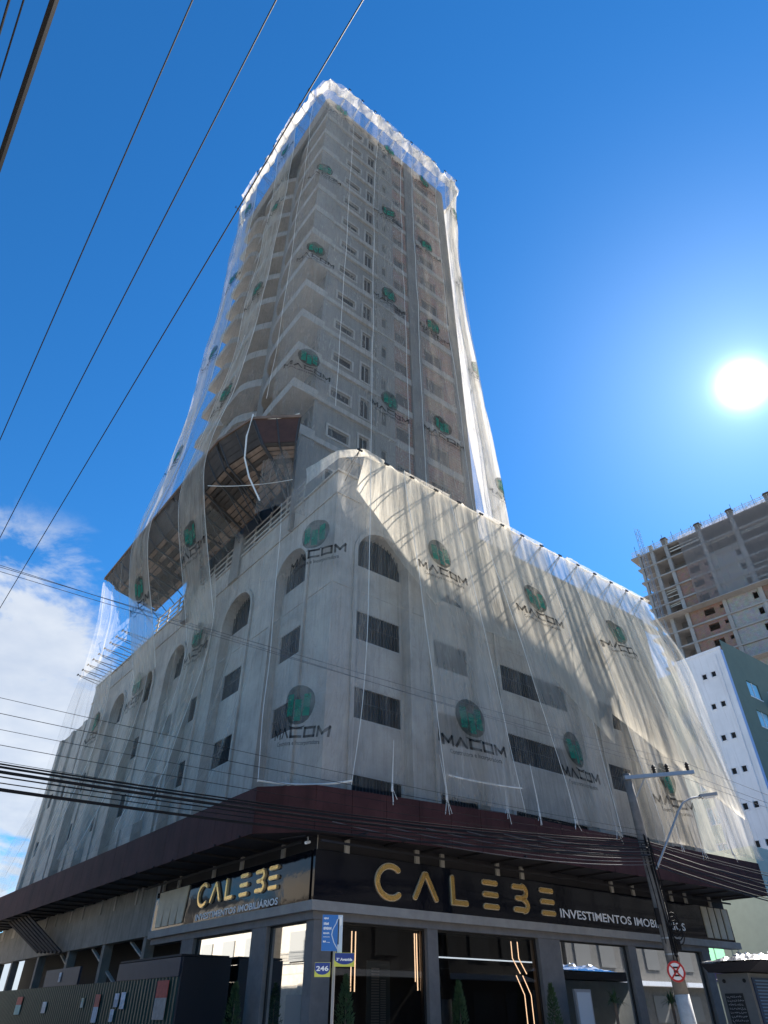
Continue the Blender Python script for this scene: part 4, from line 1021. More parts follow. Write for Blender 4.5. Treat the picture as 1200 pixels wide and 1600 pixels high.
POST = [(19.8, 20.6, 1.55, 2.15, ((.55, .12, .08), (.35, .55, .5)), 'red and green notice poster at the far end of the green hoarding'),
        (16.2, 16.7, 1.6, 1.95, ((.75, .75, .7), (.6, .6, .58)), 'small square white notice sheet on the green hoarding'),
        (11.9, 12.15, 1.75, 2.02, ((.5, .55, .4), (.6, .6, .5)), 'tiny pale sticker on the green hoarding'),
        (10.3, 10.75, 1.35, 2.1, ((.6, .15, .1), (.6, .62, .65)), 'tall narrow poster with a red top on the green hoarding'),
        (8.6, 8.95, 1.75, 2.1, ((.7, .7, .72), (.5, .5, .52)), 'upper left of three white paper notices on the green hoarding'),
        (8.05, 8.4, 1.7, 2.12, ((.8, .8, .82), (.65, .65, .66)), 'larger white paper notice beside two small ones on the green hoarding'),
        (8.8, 9.1, 1.38, 1.7, ((.75, .75, .75), (.6, .6, .6)), 'lower white paper notice on the green hoarding'),
        (4.9, 5.7, 1.45, 2.35, ((.55, .10, .07), (.45, .38, .33)), 'large red and grey poster at the near end of the green hoarding'),
        (15.2, 15.45, 2.55, 2.85, ((.7, .7, .7), (.5, .5, .5)), 'small white card on the navy board above the hoarding')]
for i, (a, b, c, d, cols, lab) in enumerate(POST):
    mb = MB(); m1 = mat('poster_a%d' % i, cols[0], .7, var=.3, vscale=8); m2 = mat('poster_b%d' % i, cols[1], .7, var=.3, vscale=9)
    mid = lerp(c, d, .55)
    mb.box(-1.575, -1.56, a, b, c, mid, m2); mb.box(-1.575, -1.56, a, b, mid + .001, d, m1)
    tag(mb.build('notice_poster', m1), lab, 'poster')
# leaning timbers under the left canopy
for i in range(7):
    l = 19.6 + i * .62
    mb = MB(); mb.beam(W(-.55, l, 3.75 + .03 * i), W(-1.3, l + 4.3, 5.45), .09, .09, WOODD)
    tag(mb.build('timber_prop', WOODD), 'slanting dark timber in the bundle leaning under the left canopy', 'timber', 'slanting timbers under the left canopy')
for i in range(3):
    mb = MB(); mb.beam(W(.4, 9.5 + i * 4.4, 2.2), W(.2, 13.2 + i * 4.4, 3.8), .14, .05, RAILM)
    tag(mb.build('timber_prop', RAILM), 'pale plank slanting behind the hoarding in the dark shop opening', 'timber', 'pale planks behind the hoarding')

# LED light lines behind the glass
def led(pts, label):
    mb = MB(); mb.tube(pts, .016, LED, 5); tag(mb.build('light_line', LED), label, 'light strip', 'warm light strips inside the shop')
lab = 'thin warm light strip hanging inside the corner shop window'
for x, z0_ in ((1.62, 2.05), (1.75, 2.05)): led([W(x, .5, 3.4), W(x, .5, z0_)], lab)
for x, z0_ in ((3.98, 2.1), (4.1, 2.1), (3.9, 2.3)): led([W(x - .1, .4, 3.45), W(x - .1, .4, z0_)], lab)
for dx in (0, .3): led([W(8.0 + dx, .5, 3.45), W(8.0 + dx, .5, 3.0), W(8.3 + dx, .5, 2.6)], 'bent warm light strip beside the broad shop column')
for dx in (0, .3): led([W(8.1 + dx, .5, 2.55), W(8.4 + dx, .5, 2.05), W(8.4 + dx, .5, 1.3)], 'bent warm light strip beside the broad shop column')
for dx in (0, .14): led([W(17.4 + dx, .6, 3.5), W(17.4 + dx, .6, 2.2)], 'thin warm light strip behind the utility pole')
# pendant white line light
mb = MB(); mb.tube([W(5.5, 1.6, 3.0), W(16.8, 1.6, 3.0)], .02, mat('cool_led', (1, 1, 1), .5, emis=(.9, .95, 1), estr=.9), 5)
tag(mb.build('ceiling_light', MATS['cool_led']), 'long horizontal white line light inside the shop behind the right windows', 'light')
# curtain
mb = MB(); n = 60
vs = []
for i in range(n + 1):
    u = 12.2 + 1.2 * i / n; o = .06 * math.sin(i * 1.1)
    vs.append((u, o))
top = [W(u, .75 + o, 3.5) for u, o in vs]; bt = [W(12.8 + (u - 12.8) * .55 + .5, .75 + o, .3) for u, o in vs]; mm_ = [W(12.8 + (u - 12.8) * .9 + .1, .75 + o, 2.2) for u, o in vs]
allv = top + mm_ + bt; n1 = n + 1
mb.add(allv, [(r * n1 + i, r * n1 + i + 1, (r + 1) * n1 + i + 1, (r + 1) * n1 + i) for r in (0, 1) for i in range(n)])
tag(mb.build('curtain', mat('curtain_cloth', (.55, .50, .44), .9)), 'tied back pale curtain inside the third right shop window', 'curtain')
# poster with a tower, inside
mb = MB(); mb.box(2.2, 3.0, .55, .58, 1.0, 2.75, mat('poster_sky', (.10, .16, .18), .6)); 
for i in range(26):
    mb.box(2.35, 2.62, .545, .549, 1.05 + i * .06, 1.09 + i * .06, mat('poster_pale', (.45, .5, .5), .6)); mb.box(2.66, 2.85, .545, .549, 1.05 + i * .05, 1.08 + i * .05, MATS['poster_pale'])
tag(mb.build('display_poster', MATS['poster_sky']), 'lit display poster of a slim tower behind the first right shop window', 'poster')
# white framed board by the broad column
b_ = thing('display_stand', W(9.7, -.7, .13), 'upright grey framed white board standing before the broad shop column', 'board')
mb = MB(); mb.box(9.35, 10.15, -.72, -.64, .13, 2.2, mat('stand_grey', (.3, .31, .33), .4, metal=.4)); mb.build('frame', MATS['stand_grey'], b_)
mb = MB(); mb.box(9.42, 10.08, -.735, -.725, .3, 2.12, mat('stand_white', (.5, .55, .6), .2)); mb.build('panel', MATS['stand_white'], b_)

# plants
def conifer(x, y, h, lab, seed):
    r = random.Random(seed); t = thing('potted_conifer', (x, y, .13), lab, 'shrub')
    mb = MB(); mb.tube([(x, y, .13), (x + .02, y, .13 + h * .9)], .03, WOOD, 6, r2=.01); mb.build('trunk', WOOD, t)
    mb = MB()
    for _ in range(1500):
        z = r.random() ** .8; rad = .36 * (1 - z) ** .7 * r.uniform(.3, 1.15); a = r.uniform(0, 6.28)
        p = Vector((x + math.cos(a) * rad, y + math.sin(a) * rad, .3 + h * z)); d = Vector((math.cos(a) * .5, math.sin(a) * .5, r.uniform(.2, 1))).normalized() * r.uniform(.05, .11)
        s = d.cross(Vector((r.random(), r.random(), r.random()))).normalized() * .014
        mb.add([p - s, p + s, p + d], [(0, 1, 2)])
    mb.build('crown', LEAF, t)
    mb = MB(); mb.tube([(x, y, .13), (x, y, .55)], .2, mat('pot_grey', (.08, .08, .09), .6), 14, r2=.26); mb.build('pot', MATS['pot_grey'], t)
def palm(x, y, h, lab, seed):
    r = random.Random(seed); t = thing('potted_palm', (x, y, .13), lab, 'plant')
    mb = MB(); mb.tube([(x, y, .13), (x, y, h)], .05, WOOD, 8); mb.build('trunk', WOOD, t)
    mb = MB()
    for _ in range(60):
        a = r.uniform(0, 6.28); e = r.uniform(.1, 1.4); L = r.uniform(.35, .6); p = Vector((x, y, h - .05))
        d = Vector((math.cos(a) * math.cos(e), math.sin(a) * math.cos(e), math.sin(e))); s = d.cross(Vector((0, 0, 1))).normalized() * .02
        m = p + d * L * .55; q = p + d * L - Vector((0, 0, .08 + .1 * math.cos(e)))
        mb.add([p - s * .6, p + s * .6, m + s, m - s, q], [(0, 1, 2, 3), (3, 2, 4)])
    mb.build('crown', LEAF, t)
for i, (ru, lu, h, lab) in enumerate([(-.5, 2.9, 2.25, 'dark slim conifer before the column between the two left shop windows'), (-.5, 6.4, 2.3, 'bushy dark conifer at the far left shop window beside the hoarding'),
                                      (.75, -.5, 2.35, 'slim dark conifer just right of the shop corner behind the street signs'), (4.6, -.5, 2.3, 'slim dark conifer before the second column of the right shop front'), (8.5, -.5, 2.3, 'slim dark conifer left of the broad shop column')]):
    p = W(ru, lu, 0); conifer(p.x, p.y, h - .3, lab, i)
p = W(11.6, -.5, 0); palm(p.x, p.y, 1.9, 'spiky palm in front of the curtained shop window', 11)
p = W(14.9, -.5, 0); palm(p.x, p.y, 1.9, 'spiky palm left of the utility pole foot', 12)

# wall camera under the canopy
def cctv(p, d, lab):
    t = thing('security_camera', p, lab, 'camera'); p = Vector(p); d = Vector(d).normalized()
    mb = MB(); mb.tube([p, p + Vector((0, 0, -.12))], .025, STEEL, 8); mb.build('bracket', STEEL, t)
    mb = MB(); q = p + Vector((0, 0, -.14)); mb.tube([q - d * .09, q + d * .11], .04, WHITEL, 10); mb.build('body', WHITEL, t)
cctv(W(-.35, -.05, 5.46), (-.5, -1, -.3), 'small white security camera under the canopy corner')
cctv(W(21.3, -.1, 3.73), (.5, -1, -.5), 'small dark security camera under the right end of the ledge')

# street name post (near the camera)
sp_ = thing('street_sign_post', (-.53, 8, 0), 'thin grey post with a blue advertising panel and two small street name plates', 'street sign')
mb = MB(); mb.tube([(-.505, 8, 0), (-.505, 8, 2.2)], .015, mat('post_grey', (.25, .25, .26), .6), 10); mb.build('post', MATS['post_grey'], sp_)
BL_ = mat('sign_blue', (.035, .16, .46), .4); BL2 = mat('sign_pale', (.55, .62, .70), .5); NV = mat('sign_navy', (.02, .04, .22), .4); YL = mat('sign_yellow', (.62, .60, .08), .5); WT = mat('sign_white', (.8, .8, .8), .5)
def plate(name, cx_, cy, z0_, z1_, w, ang, draw):
    c, s = math.cos(ang), math.sin(ang)
    k = .62 if name == 'advert_panel' else 1.0
    def F(u, o, z): return Vector((cx_ + u * k * c + o * s, cy + u * k * s - o * c, (2.10 + (z - 2.28) * .92) if k < 1 else z))
    mb = MB(); draw(mb, F); return mb.build(name, None, sp_)
def dr1(mb, F):
    mb.fbox(F, -.17, .09, 0, .02, 2.28, 2.62, BL_); mb.fbox(F, .091, .17, 0, .02, 2.26, 2.62, BL2)
    rk = random.Random(8)
    for (x0, x1, y, h_) in ((-.15, -.07, 2.575, .022), (-.15, -.06, 2.52, .028), (-.15, -.02, 2.475, .03), (-.15, -.05, 2.435, .018), (-.15, -.04, 2.405, .008), (-.15, -.10, 2.355, .022), (-.09, -.04, 2.355, .006)):
        x = x0
        while x < x1 - .005:
            w_ = rk.uniform(.006, .012); mb.fbox(F, x, x + w_, .0202, .0215, y + rk.uniform(0, .2) * h_, y + h_ * rk.uniform(.75, 1), WT); x += w_ + .003
    fig = [(.11, 2.28), (.03, 2.36), (-.01, 2.43), (.005, 2.48), (.06, 2.54), (.08, 2.58)]
    for (xa, ya), (xb, yb) in zip(fig[:-1], fig[1:]):
        mb.add([F(xa - .008, .0215, ya), F(xa + .008, .0215, ya), F(xb + .008, .0215, yb), F(xb - .008, .0215, yb)], [(0, 1, 2, 3)], BL2)
    mb.fbox(F, .092, .11, .0202, .022, 2.34, 2.58, BLACK)
    mb.add([F(.135 + .022 * math.cos(6.28 * k / 14), .0225, 2.56 + .045 * math.sin(6.28 * k / 14)) for k in range(14)], [tuple(range(14))], WT)

def shield(mb, F, w, z0_, z1_, t, s):
    mb.fbox(F, -w, w, 0, .012, z0_, z1_, YL)
    n = 12; top = z1_ - .003; vs = [F(-w * .98, .0125, top), F(w * .98, .0125, top)]
    for i in range(n + 1):
        a = math.pi * i / n; vs.append(F(w * .98 * math.cos(a), .0125, z0_ + (z1_ - z0_) * .55 - (z1_ - z0_) * .40 * math.sin(a)))
    mb.add(vs, [tuple(range(len(vs)))], NV)
    v, f = text_mesh(t, s, F, 0, z0_ + (z1_ - z0_) * .42, .0135, bold=.0015); mx = (max((p - F(0, 0, 0)).length for p in v))
    c, = [0.0]
    v, f = text_mesh(t, s, F, -w * .8, z0_ + (z1_ - z0_) * .42, .0135, bold=.0015, width=w * 1.6); mb.add(v, f, WT)
plate('advert_panel', -.535, 7.975, 0, 0, 0, R_(12), dr1)
plate('name_plate', -.40, 7.97, 0, 0, 0, R_(8), lambda mb, F: shield(mb, F, .10, 1.97, 2.085, '3ª Avenida', .032))
plate('number_plate', -.615, 7.97, 0, 0, 0, R_(-6), lambda mb, F: shield(mb, F, .078, 1.885, 2.005, '246', .055))

# utility pole
PX, PY = 8.14, 22.0
up_ = thing('utility_pole', (PX, PY, .0), 'grey concrete utility pole with whitewashed foot and a cross arm', 'utility pole')
def pz(z): return Vector((PX - .035 * z, PY, z))
mb = MB(); mb.tube([pz(2.0), pz(3.5), pz(5), pz(6.5), pz(7.75)], .19, POSTC, 14, r2=.12); mb.build('shaft', POSTC, up_, smooth=True)
mb = MB(); mb.tube([pz(0), pz(1.0), pz(2.0)], .215, POSTW, 14, r2=.192); mb.build('painted_foot', POSTW, up_, smooth=True)
top = pz(7.6)
arm0 = top + Vector((-.15, -.15, 0)); arm1 = top + Vector((2.35, .35, .32))
mb = MB(); mb.beam(arm0, arm1, .10, .11, STEEL); mb.beam(pz(7.0) + Vector((.1, 0, 0)), arm0.lerp(arm1, .3), .03, .03, STEEL); mb.build('cross_arm', STEEL, up_)
INS = [arm0.lerp(arm1, f) for f in (.44, .63, .93)]
for q in INS:
    mb = MB(); b = q + Vector((0, 0, .06))
    for i, (r, z) in enumerate([(.03, 0), (.07, .05), (.04, .08), (.08, .12), (.045, .16), (.07, .2), (.02, .26)]):
        pass
    prof = [(.03, 0), (.07, .05), (.04, .08), (.08, .12), (.045, .16), (.07, .20), (.02, .27)]
    vs = []; sg = 10
    for r, z in prof: vs += [b + Vector((r * math.cos(6.283 * k / sg), r * math.sin(6.283 * k / sg), z)) for k in range(sg)]
    mb.add(vs, [(i * sg + k, i * sg + (k + 1) % sg, (i + 1) * sg + (k + 1) % sg, (i + 1) * sg + k) for i in range(len(prof) - 1) for k in range(sg)], BLACK)
    mb.build('insulator', BLACK, up_)
mb = MB()
for i in range(9):     # clamps, straps and boxes strapped to the shaft
    z = 2.9 + .38 * i; c = pz(z); mb.tube([c - Vector((0, 0, .02)), c + Vector((0, 0, .02))], .185 - .008 * i, STEEL, 14)
mb.beam(pz(3.6) + Vector((-.18, -.16, 0)), pz(4.0) + Vector((-.18, -.16, 0)), .10, .10, CABLE)
mb.beam(pz(3.0) + Vector((.22, -.12, 0)), pz(3.25) + Vector((.22, -.12, 0)), .09, .09, CABLE)
mb.build('strap_hardware', STEEL, up_)
mb = MB()   # cable coils
rr = random.Random(9)
for k in range(4):
    c = pz(3.35 + .1 * k) + Vector((.25, -.2, 0)); pts = [c + Vector((.16 * math.cos(a), 0.04 * k, .24 * math.sin(a))) for a in [6.283 * i / 16 for i in range(17)]]
    mb.tube(pts, .018, CABLE, 5)
for k in range(9):
    x, y = rr.uniform(-.16, .16), -.16 - rr.uniform(0, .06)
    mb.tube([pz(z) + Vector((x + rr.uniform(-.03, .03), y, 0)) for z in (2.6 + rr.uniform(0, .6), 3.4, 4.2, 5.0, 5.6 + rr.uniform(0, .4))], .014, CABLE, 5)
mb.build('cable_coil', CABLE, up_)
# street lamp on a curved arm
lm = thing('street_lamp', pz(4.9), 'slim curved street lamp arm reaching up to the right from the utility pole', 'street lamp')
a0 = pz(5.0) + Vector((.15, -.1, 0))
mb = MB(); mb.tube([a0, a0 + Vector((.62, .02, .9)), a0 + Vector((1.1, .04, 1.6)), a0 + Vector((1.32, .05, 1.86)), a0 + Vector((1.62, .06, 2.0)), a0 + Vector((1.95, .06, 2.06))], .035, STEEL, 8); mb.build('arm', STEEL, lm)
mb = MB(); q = a0 + Vector((1.9, .06, 2.06)); mb.beam(q, q + Vector((.55, 0, .07)), .22, .09, STEEL); mb.beam(q + Vector((.1, 0, -.05)), q + Vector((.5, 0, 0)), .16, .04, WHITEL); mb.build('lamp_head', STEEL, lm)
# no stopping sign
ns = thing('parking_sign', pz(2.45), 'round red and white no stopping sign strapped to the utility pole', 'traffic sign')
cz = pz(2.5) + Vector((-.08, -.235, 0))
def NF(u, o, z): return Vector((cz.x + u, cz.y - o, cz.z + z))
mb = MB(); n = 28
def disc(r0, r1, o, m):
    if r0 == 0: mb.add([NF(r1 * math.cos(6.2832 * i / n), o, r1 * math.sin(6.2832 * i / n)) for i in range(n)], [tuple(range(n))], m)
    else:
        vs = [NF(r * math.cos(6.2832 * i / n), o, r * math.sin(6.2832 * i / n)) for r in (r0, r1) for i in range(n)]
        mb.add(vs, [(i, (i + 1) % n, n + (i + 1) % n, n + i) for i in range(n)], m)
REDS = mat('sign_red', (.50, .03, .03), .5)
vs = [NF(.245 * math.cos(6.2832 * i / n), o, .245 * math.sin(6.2832 * i / n)) for o in (-.02, .0) for i in range(n)]
mb.add(vs, [(i, (i + 1) % n, n + (i + 1) % n, n + i) for i in range(n)] + [tuple(range(n))], STEEL)
disc(0, .245, .002, WT); disc(.195, .245, .006, REDS)
for (a, b, c, d) in ((-.07, -.03, -.11, .11), (-.03, .08, .07, .11), (-.03, .06, -.02, .02), (-.03, .08, -.11, -.07)):
    mb.add([NF(a, .009, c), NF(b, .009, c), NF(b, .009, d), NF(a, .009, d)], [(0, 1, 2, 3)], BLACK)
for s in (1, -1):
    e = .14; w = .014; mb.add([NF(-e - w, .012, s * e - s * w), NF(-e + w, .012, s * e + s * w), NF(e + w, .012, -s * e + s * w), NF(e - w, .012, -s * e - s * w)], [(0, 1, 2, 3)], REDS)
mb.build('disc', WT, ns)

# ---------------------------------------------------------------- overhead cables
def cable(a, b, s, r, lab, grp=None, m=CABLE, ext=0.0):
    mb = MB(); mb.tube(sag(a, b, s, 28), r, m, 5, caps=False)
    return tag(mb.build('overhead_cable', m), lab, 'cable', grp)
def along(ax, ay, t, dx, dy): return ax + dx * t, ay + dy * t
SPAN = 38.0
for i, q in enumerate(INS):
    e = q + Vector((-RV.x * SPAN, -RV.y * SPAN, .15 + [0.35, -.2, -.55][i])); s_ = q + Vector((0, 0, .3))
    cable(s_, e, .25, .005, 'thin bare wire running from a cross arm insulator across to the left', 'three wires on the cross arm', CABLEG)
    cable(s_, q + Vector((RV.x * 30, RV.y * 30, .3)), .3, .007, 'thin bare wire running from the cross arm away up the right street', 'wires leaving to the right', CABLEG)
rc = random.Random(5)
for i in range(6):
    q = pz(6.05 - .0 * i) + Vector((0, -.15, -.14 * i)); hz = [6.35, 6.1, 5.85, 5.62, 5.4, 5.0][i]
    e = q + Vector((-RV.x * SPAN, -RV.y * SPAN, 0)); e.z = hz + rc.uniform(-.05, .05)
    cable(q, e, .42 + .06 * i, .0045 + .001 * (i % 2), 'thin telephone wire in the loose fan crossing the podium', 'loose fan of thin wires', CABLE)
for i in range(8):
    q = pz(5.75 - .07 * i) + Vector((0, -.2 - .02 * i, 0)); e = q + Vector((-RV.x * SPAN, -RV.y * SPAN, 0)); e.z = 5.45 - .03 * i - (0.0 if i < 5 else .13) + rc.uniform(-.02, .02)
    cable(q, e, .84 + rc.uniform(-.03, .05), [.014, .020, .010, .026, .012, .009, .024, .008][i], 'thick black telephone cable in the bundle crossing in front of the canopy', 'bundle of thick black cables', CABLE)
for i in range(9):
    q = pz(5.75) + Vector((0, -.2, -.08 * i)); e = q + Vector((RV.x * 30, RV.y * 30, 0)) ; e.z = 6.0 - .10 * i + rc.uniform(-.08, .08)
    cable(q, e, .3 + rc.uniform(0, .4), .010 + .005 * (i % 3), 'slack cable running from the pole away along the right canopy', 'slack cables right of the pole', CABLE)
for i in range(6):   # shiny slack loops left of the pole
    q = pz(5.55 - .09 * i) + Vector((0, -.25, 0)); e = q + Vector((-RV.x * (5 + i * 1.3), -RV.y * (5 + i * 1.3) , 0)); e.z = 5.25 - .10 * i
    cable(q, e, .10 + .03 * i, .011, 'short slack cable loop left of the utility pole', 'slack loops left of the pole', CABLEG)
# street on the left: wires passing overhead
def lcable(p1, p2, h, r, lab, grp=None, s=.0):
    a = Vector((p1[0] * h, p1[1] * h, 1.6 + h)); b = Vector((p2[0] * h, p2[1] * h, 1.6 + h)); d = (b - a).normalized()
    cable(a - d * 14, a + d * 46, s, r, lab, grp)
H7 = 7.0
lcable((-.238, .256), (-.843, 1.04), H7, .0075, 'leftmost of the three single wires crossing the open sky')
lcable((-.134, .256), (-1.018, 1.414), H7, .0075, 'middle of the three single wires crossing the open sky')
lcable((-.026, .256), (-1.195, 1.793), H7, .0075, 'rightmost single wire crossing the sky and touching the tower edge')
for i in range(9):
    o = .018 * i
    lcable((-.411 - o * 1.0 - (.02 if i else 0), .257), (-.57 - o - (.02 if i else 0), .452), 5.2, [.026, .006, .008, .006, .012, .007, .006, .016, .008][i], ('thick twisted black cable bundle at the top left corner of the sky' if i == 0 else 'black cable in the parallel group at the top left corner'), 'cables at the top left corner' if i else None)

# ================================================================= BUILDINGS BEHIND
# white stairwell building
K = Vector((31.0, 55.5, 0))
def K_(r, l, z): return K + RV * r + LV * l + Vector((0, 0, z))
wb = thing('white_building', K, 'white apartment block with paired small windows and a green side wall, right of the podium', 'building')
mb = MB(); wz = []
for k in range(10): 
    for l0 in (1.05, 1.95):
        z = 26.0 - 2.8 * k
        if z > 1: wz.append((l0, l0 + .42, z, z + .5))
face_quads(mb, lambda u, o, z: K_(-o, u, z), sorted({0, 4.6, *[x for r in wz for x in r[:2]]}), sorted({0, 28.3, *[x for r in wz for x in r[2:]]}), in_rects(wz), 0, .15)
mb.add([K_(0, 4.6, 0), K_(14, 4.6, 0), K_(14, 4.6, 28.3), K_(0, 4.6, 28.3)], [(0, 1, 2, 3)]); mb.add([K_(0, 0, 28.28), K_(14, 0, 28.28), K_(14, 4.6, 28.28), K_(0, 4.6, 28.28)], [(0, 1, 2, 3)])
mb.add([K_(-.05, -.05, 28.3), K_(-.05, 4.65, 28.3), K_(.1, 4.65, 28.3), K_(.1, -.05, 28.3), K_(-.05, -.05, 28.55), K_(-.05, 4.65, 28.55), K_(.1, 4.65, 28.55), K_(.1, -.05, 28.55)], [(0, 3, 2, 1), (4, 5, 6, 7), (0, 1, 5, 4), (1, 2, 6, 5), (2, 3, 7, 6), (3, 0, 4, 7)])
mb.build('wall', WHITEB, wb)
def kchild(mb, name, m, p=None): return mb.build(name, m, p or wb)
for r in wz:
    mb = MB(); F = lambda u, o, z: K_(-o, u, z); a, b, c, d = r
    mb.fbox(F, a, b, -.14, -.12, c, d, PANE)
    for (x0, x1, y0, y1) in ((a - .05, a, c - .05, d + .05), (b, b + .05, c - .05, d + .05), (a, b, c - .09, c)): mb.fbox(F, x0, x1, .002, .05, y0, y1, WHITEB)
    mb.build('window', PANE, wb)
mb = MB(); mb.tube([K_(-.1, .55, .2), K_(-.1, .55, 28)], .05, WHITEB, 6); mb.build('downpipe', WHITEB, wb)
mb = MB(); gw = []
for k in range(9):
    z = 24.6 - 2.8 * k
    if z > 0: gw += [(3.2, 5.4, z, z + 1.5), (7.2, 9.0, z, z + 1.5), (11, 12.5, z, z + 1.5)]
FG = lambda u, o, z: K_(u, -o, z)
mb.add([K_(0, .0, 0), K_(.5, .0, 0), K_(.5, 0, 28.3), K_(0, 0, 28.3)], [(0, 1, 2, 3)], mat('sky_blue_strip', (.30, .42, .70), .8))
face_quads(mb, FG, sorted({.5, 14, *[x for r in gw for x in r[:2]]}), sorted({0, 29.4, *[x for r in gw for x in r[2:]]}), in_rects(gw), 0, .15, GREENB)
mb.build('side_wall', GREENB, wb)
for a, b, c, d in gw:
    mb = MB(); mb.fbox(FG, a + .05, b - .05, -.12, -.10, c, d, mat('blue_glass', (.25, .48, .62), .12, spec=.6)); mb.fbox(FG, a - .04, b + .04, .002, .04, c - .08, c, WHITEB); mb.fbox(FG, (a + b) / 2 - .03, (a + b) / 2 + .03, -.10, -.05, c, d, WHITEB)
    mb.build('window', MATS['blue_glass'], wb)
for k in range(8):
    mb = MB(); z = 23.9 - 2.8 * k; mb.fbox(FG, 6.2, 10.5, 0.002, 1.1, z, z + .12, WHITEB); mb.fbox(FG, 6.2, 10.5, 1.05, 1.1, z + .12, z + .9, PALEB); mb.build('balcony', WHITEB, wb)
# pale green block just behind the podium end
pg = thing('pale_green_building', W(26, 10, 0), 'pale green block seen through the net behind the far end of the podium', 'building')
mb = MB(); FP = lambda u, o, z: K_(1.4 - o, u, z); pw = []
for k in range(9):
    for u in (5.2, 7.6, 10.5): pw.append((u, u + 1.0, 3.2 + 2.8 * k, 4.6 + 2.8 * k))
face_quads(mb, FP, sorted({4.62, 16, *[x for r in pw for x in r[:2]]}), sorted({0, 28.2, *[x for r in pw for x in r[2:]]}), in_rects(pw), 0, .15, PALEB)
mb.add([K_(1.4, 4.62, 28.2), K_(12, 4.62, 28.2), K_(12, 16, 28.2), K_(1.4, 16, 28.2)], [(0, 1, 2, 3)], PALEB)
mb.build('wall', PALEB, pg)
for a, b, c, d in pw:
    mb = MB()
    for (x0, x1, y0, y1) in ((a, a + .08, c, d), (b - .08, b, c, d), (a + .08, b - .08, c, c + .08), (a + .08, b - .08, d - .08, d), (a + .46, a + .54, c + .08, d - .08)): mb.fbox(FP, x0, x1, -.1, .04, y0, y1, WHITEB)
    mb.fbox(FP, a + .08, b - .08, -.12, -.11, c, d, MATS['blue_glass']); mb.build('window', WHITEB, pg)
# low shop beyond, with green window and navy sign
ls = thing('low_shop', W(30, 5, 0), 'low pale shop with a green lit window and navy sign beyond the corner shop', 'building')
FL = lambda u, o, z: W(30 - o, u, z)
mb = MB(); face_quads(mb, FL, [2.0, 5.22, 6.42, 16], [0, 3.85, 4.75, 9], in_rects([(5.22, 6.42, 3.85, 4.75)]), 0, .15, PALEB)
mb.add([W(30, 2, 9), W(36, 2, 9), W(36, 16, 9), W(30, 16, 9)], [(0, 1, 2, 3)], PALEB); mb.add([W(30, 2, 0), W(36, 2, 0), W(36, 2, 9), W(30, 2, 9)], [(0, 1, 2, 3)], PALEB)
mb.fbox(FL, 4.75, 4.95, .002, .1, 3.85, 9, PALEB); mb.build('wall', PALEB, ls)
mb = MB(); mb.fbox(FL, 5.22, 6.42, -.14, -.1, 3.85, 4.75, mat('lit_green', (.3, .6, .38), .4, emis=(.35, .85, .50), estr=.45))
mb.fbox(FL, 5.80, 5.84, -.1, -.05, 3.85, 4.75, PALEB); mb.fbox(FL, 5.22, 6.42, -.1, -.05, 4.5, 4.53, PALEB); mb.build('window', MATS['lit_green'], ls)
mb = MB(); mb.fbox(FL, 4.6, 9.5, .002, .12, 2.95, 3.78, mat('navy_sign', (.05, .05, .18), .4)); mb.fbox(FL, 3.2, 4.59, .002, .12, 2.95, 3.78, mat('pink_sign', (.35, .12, .14), .4))
mb.fbox(FL, 5.2, 5.9, .122, .13, 3.12, 3.22, WHITEL); mb.fbox(FL, 5.55, 6.0, .122, .13, 3.02, 3.06, WHITEL)
rg = [(6.55 + .16 * math.cos(x), 3.45 + .16 * math.sin(x)) for x in [6.2832 * k / 16 for k in range(17)]]
mb.tube([FL(a, .14, b) for a, b in rg], .025, WHITEL, 4)
mb.build('sign_board', MATS['navy_sign'], ls)

# construction tower in the distance
DV = Vector((19, -19.7, 0)).normalized(); DN = Vector((-DV.y, DV.x, 0)) * 1.0   # DN points away behind
if DN.y < 0: DN = -DN
CB = Vector((52.5, 113, 0))
def D_(u, o, z): return CB + DV * u - DN * o + Vector((0, 0, z))
ct = thing('unfinished_highrise', CB, 'distant unfinished concrete highrise with orange brick infill and open top floors', 'building')
NF_ = 25; fh = 3.05
FSL = mat('far_concrete', (.36, .34, .325), .9, var=.3, vscale=.3, streak=.3)
rnd = random.Random(2)
BRK2 = brick_mat('far_brick', (.24, .13, .095), (.20, .11, .08), (.22, .2, .18), ang=R_(136))
BLK2 = brick_mat('far_block', (.31, .30, .29), (.27, .26, .25), (.2, .19, .18), ang=R_(136))
bays = [(0, 3.2), (3.2, 6.2), (6.2, 13.2), (13.2, 19.5), (19.5, 26.5), (26.5, 34), (34, 41)]
for k in range(8, NF_ + 1):
    z = k * fh
    mb = MB(); ov = .25 + (1.6 if k in (16, 20) else 0) ; mb.fbox(D_, -.2 - (1.2 if k % 3 == 1 else .3), 42, -18, ov, z, z + (.28 if k not in (16, 20) else .14), FSL)
    mb.build('floor_slab', FSL, ct)
for (a, b) in bays[1:]:
    mb = MB(); mb.fbox(D_, a - .45, a + .25, -.5, .12, 8 * fh, NF_ * fh + (1.6 if a > 2 else 0)); mb.build('column', FSL, ct)
mb = MB(); mb.fbox(D_, .1, .6, -.5, .1, 8 * fh, NF_ * fh + .8); mb.build('column', FSL, ct)
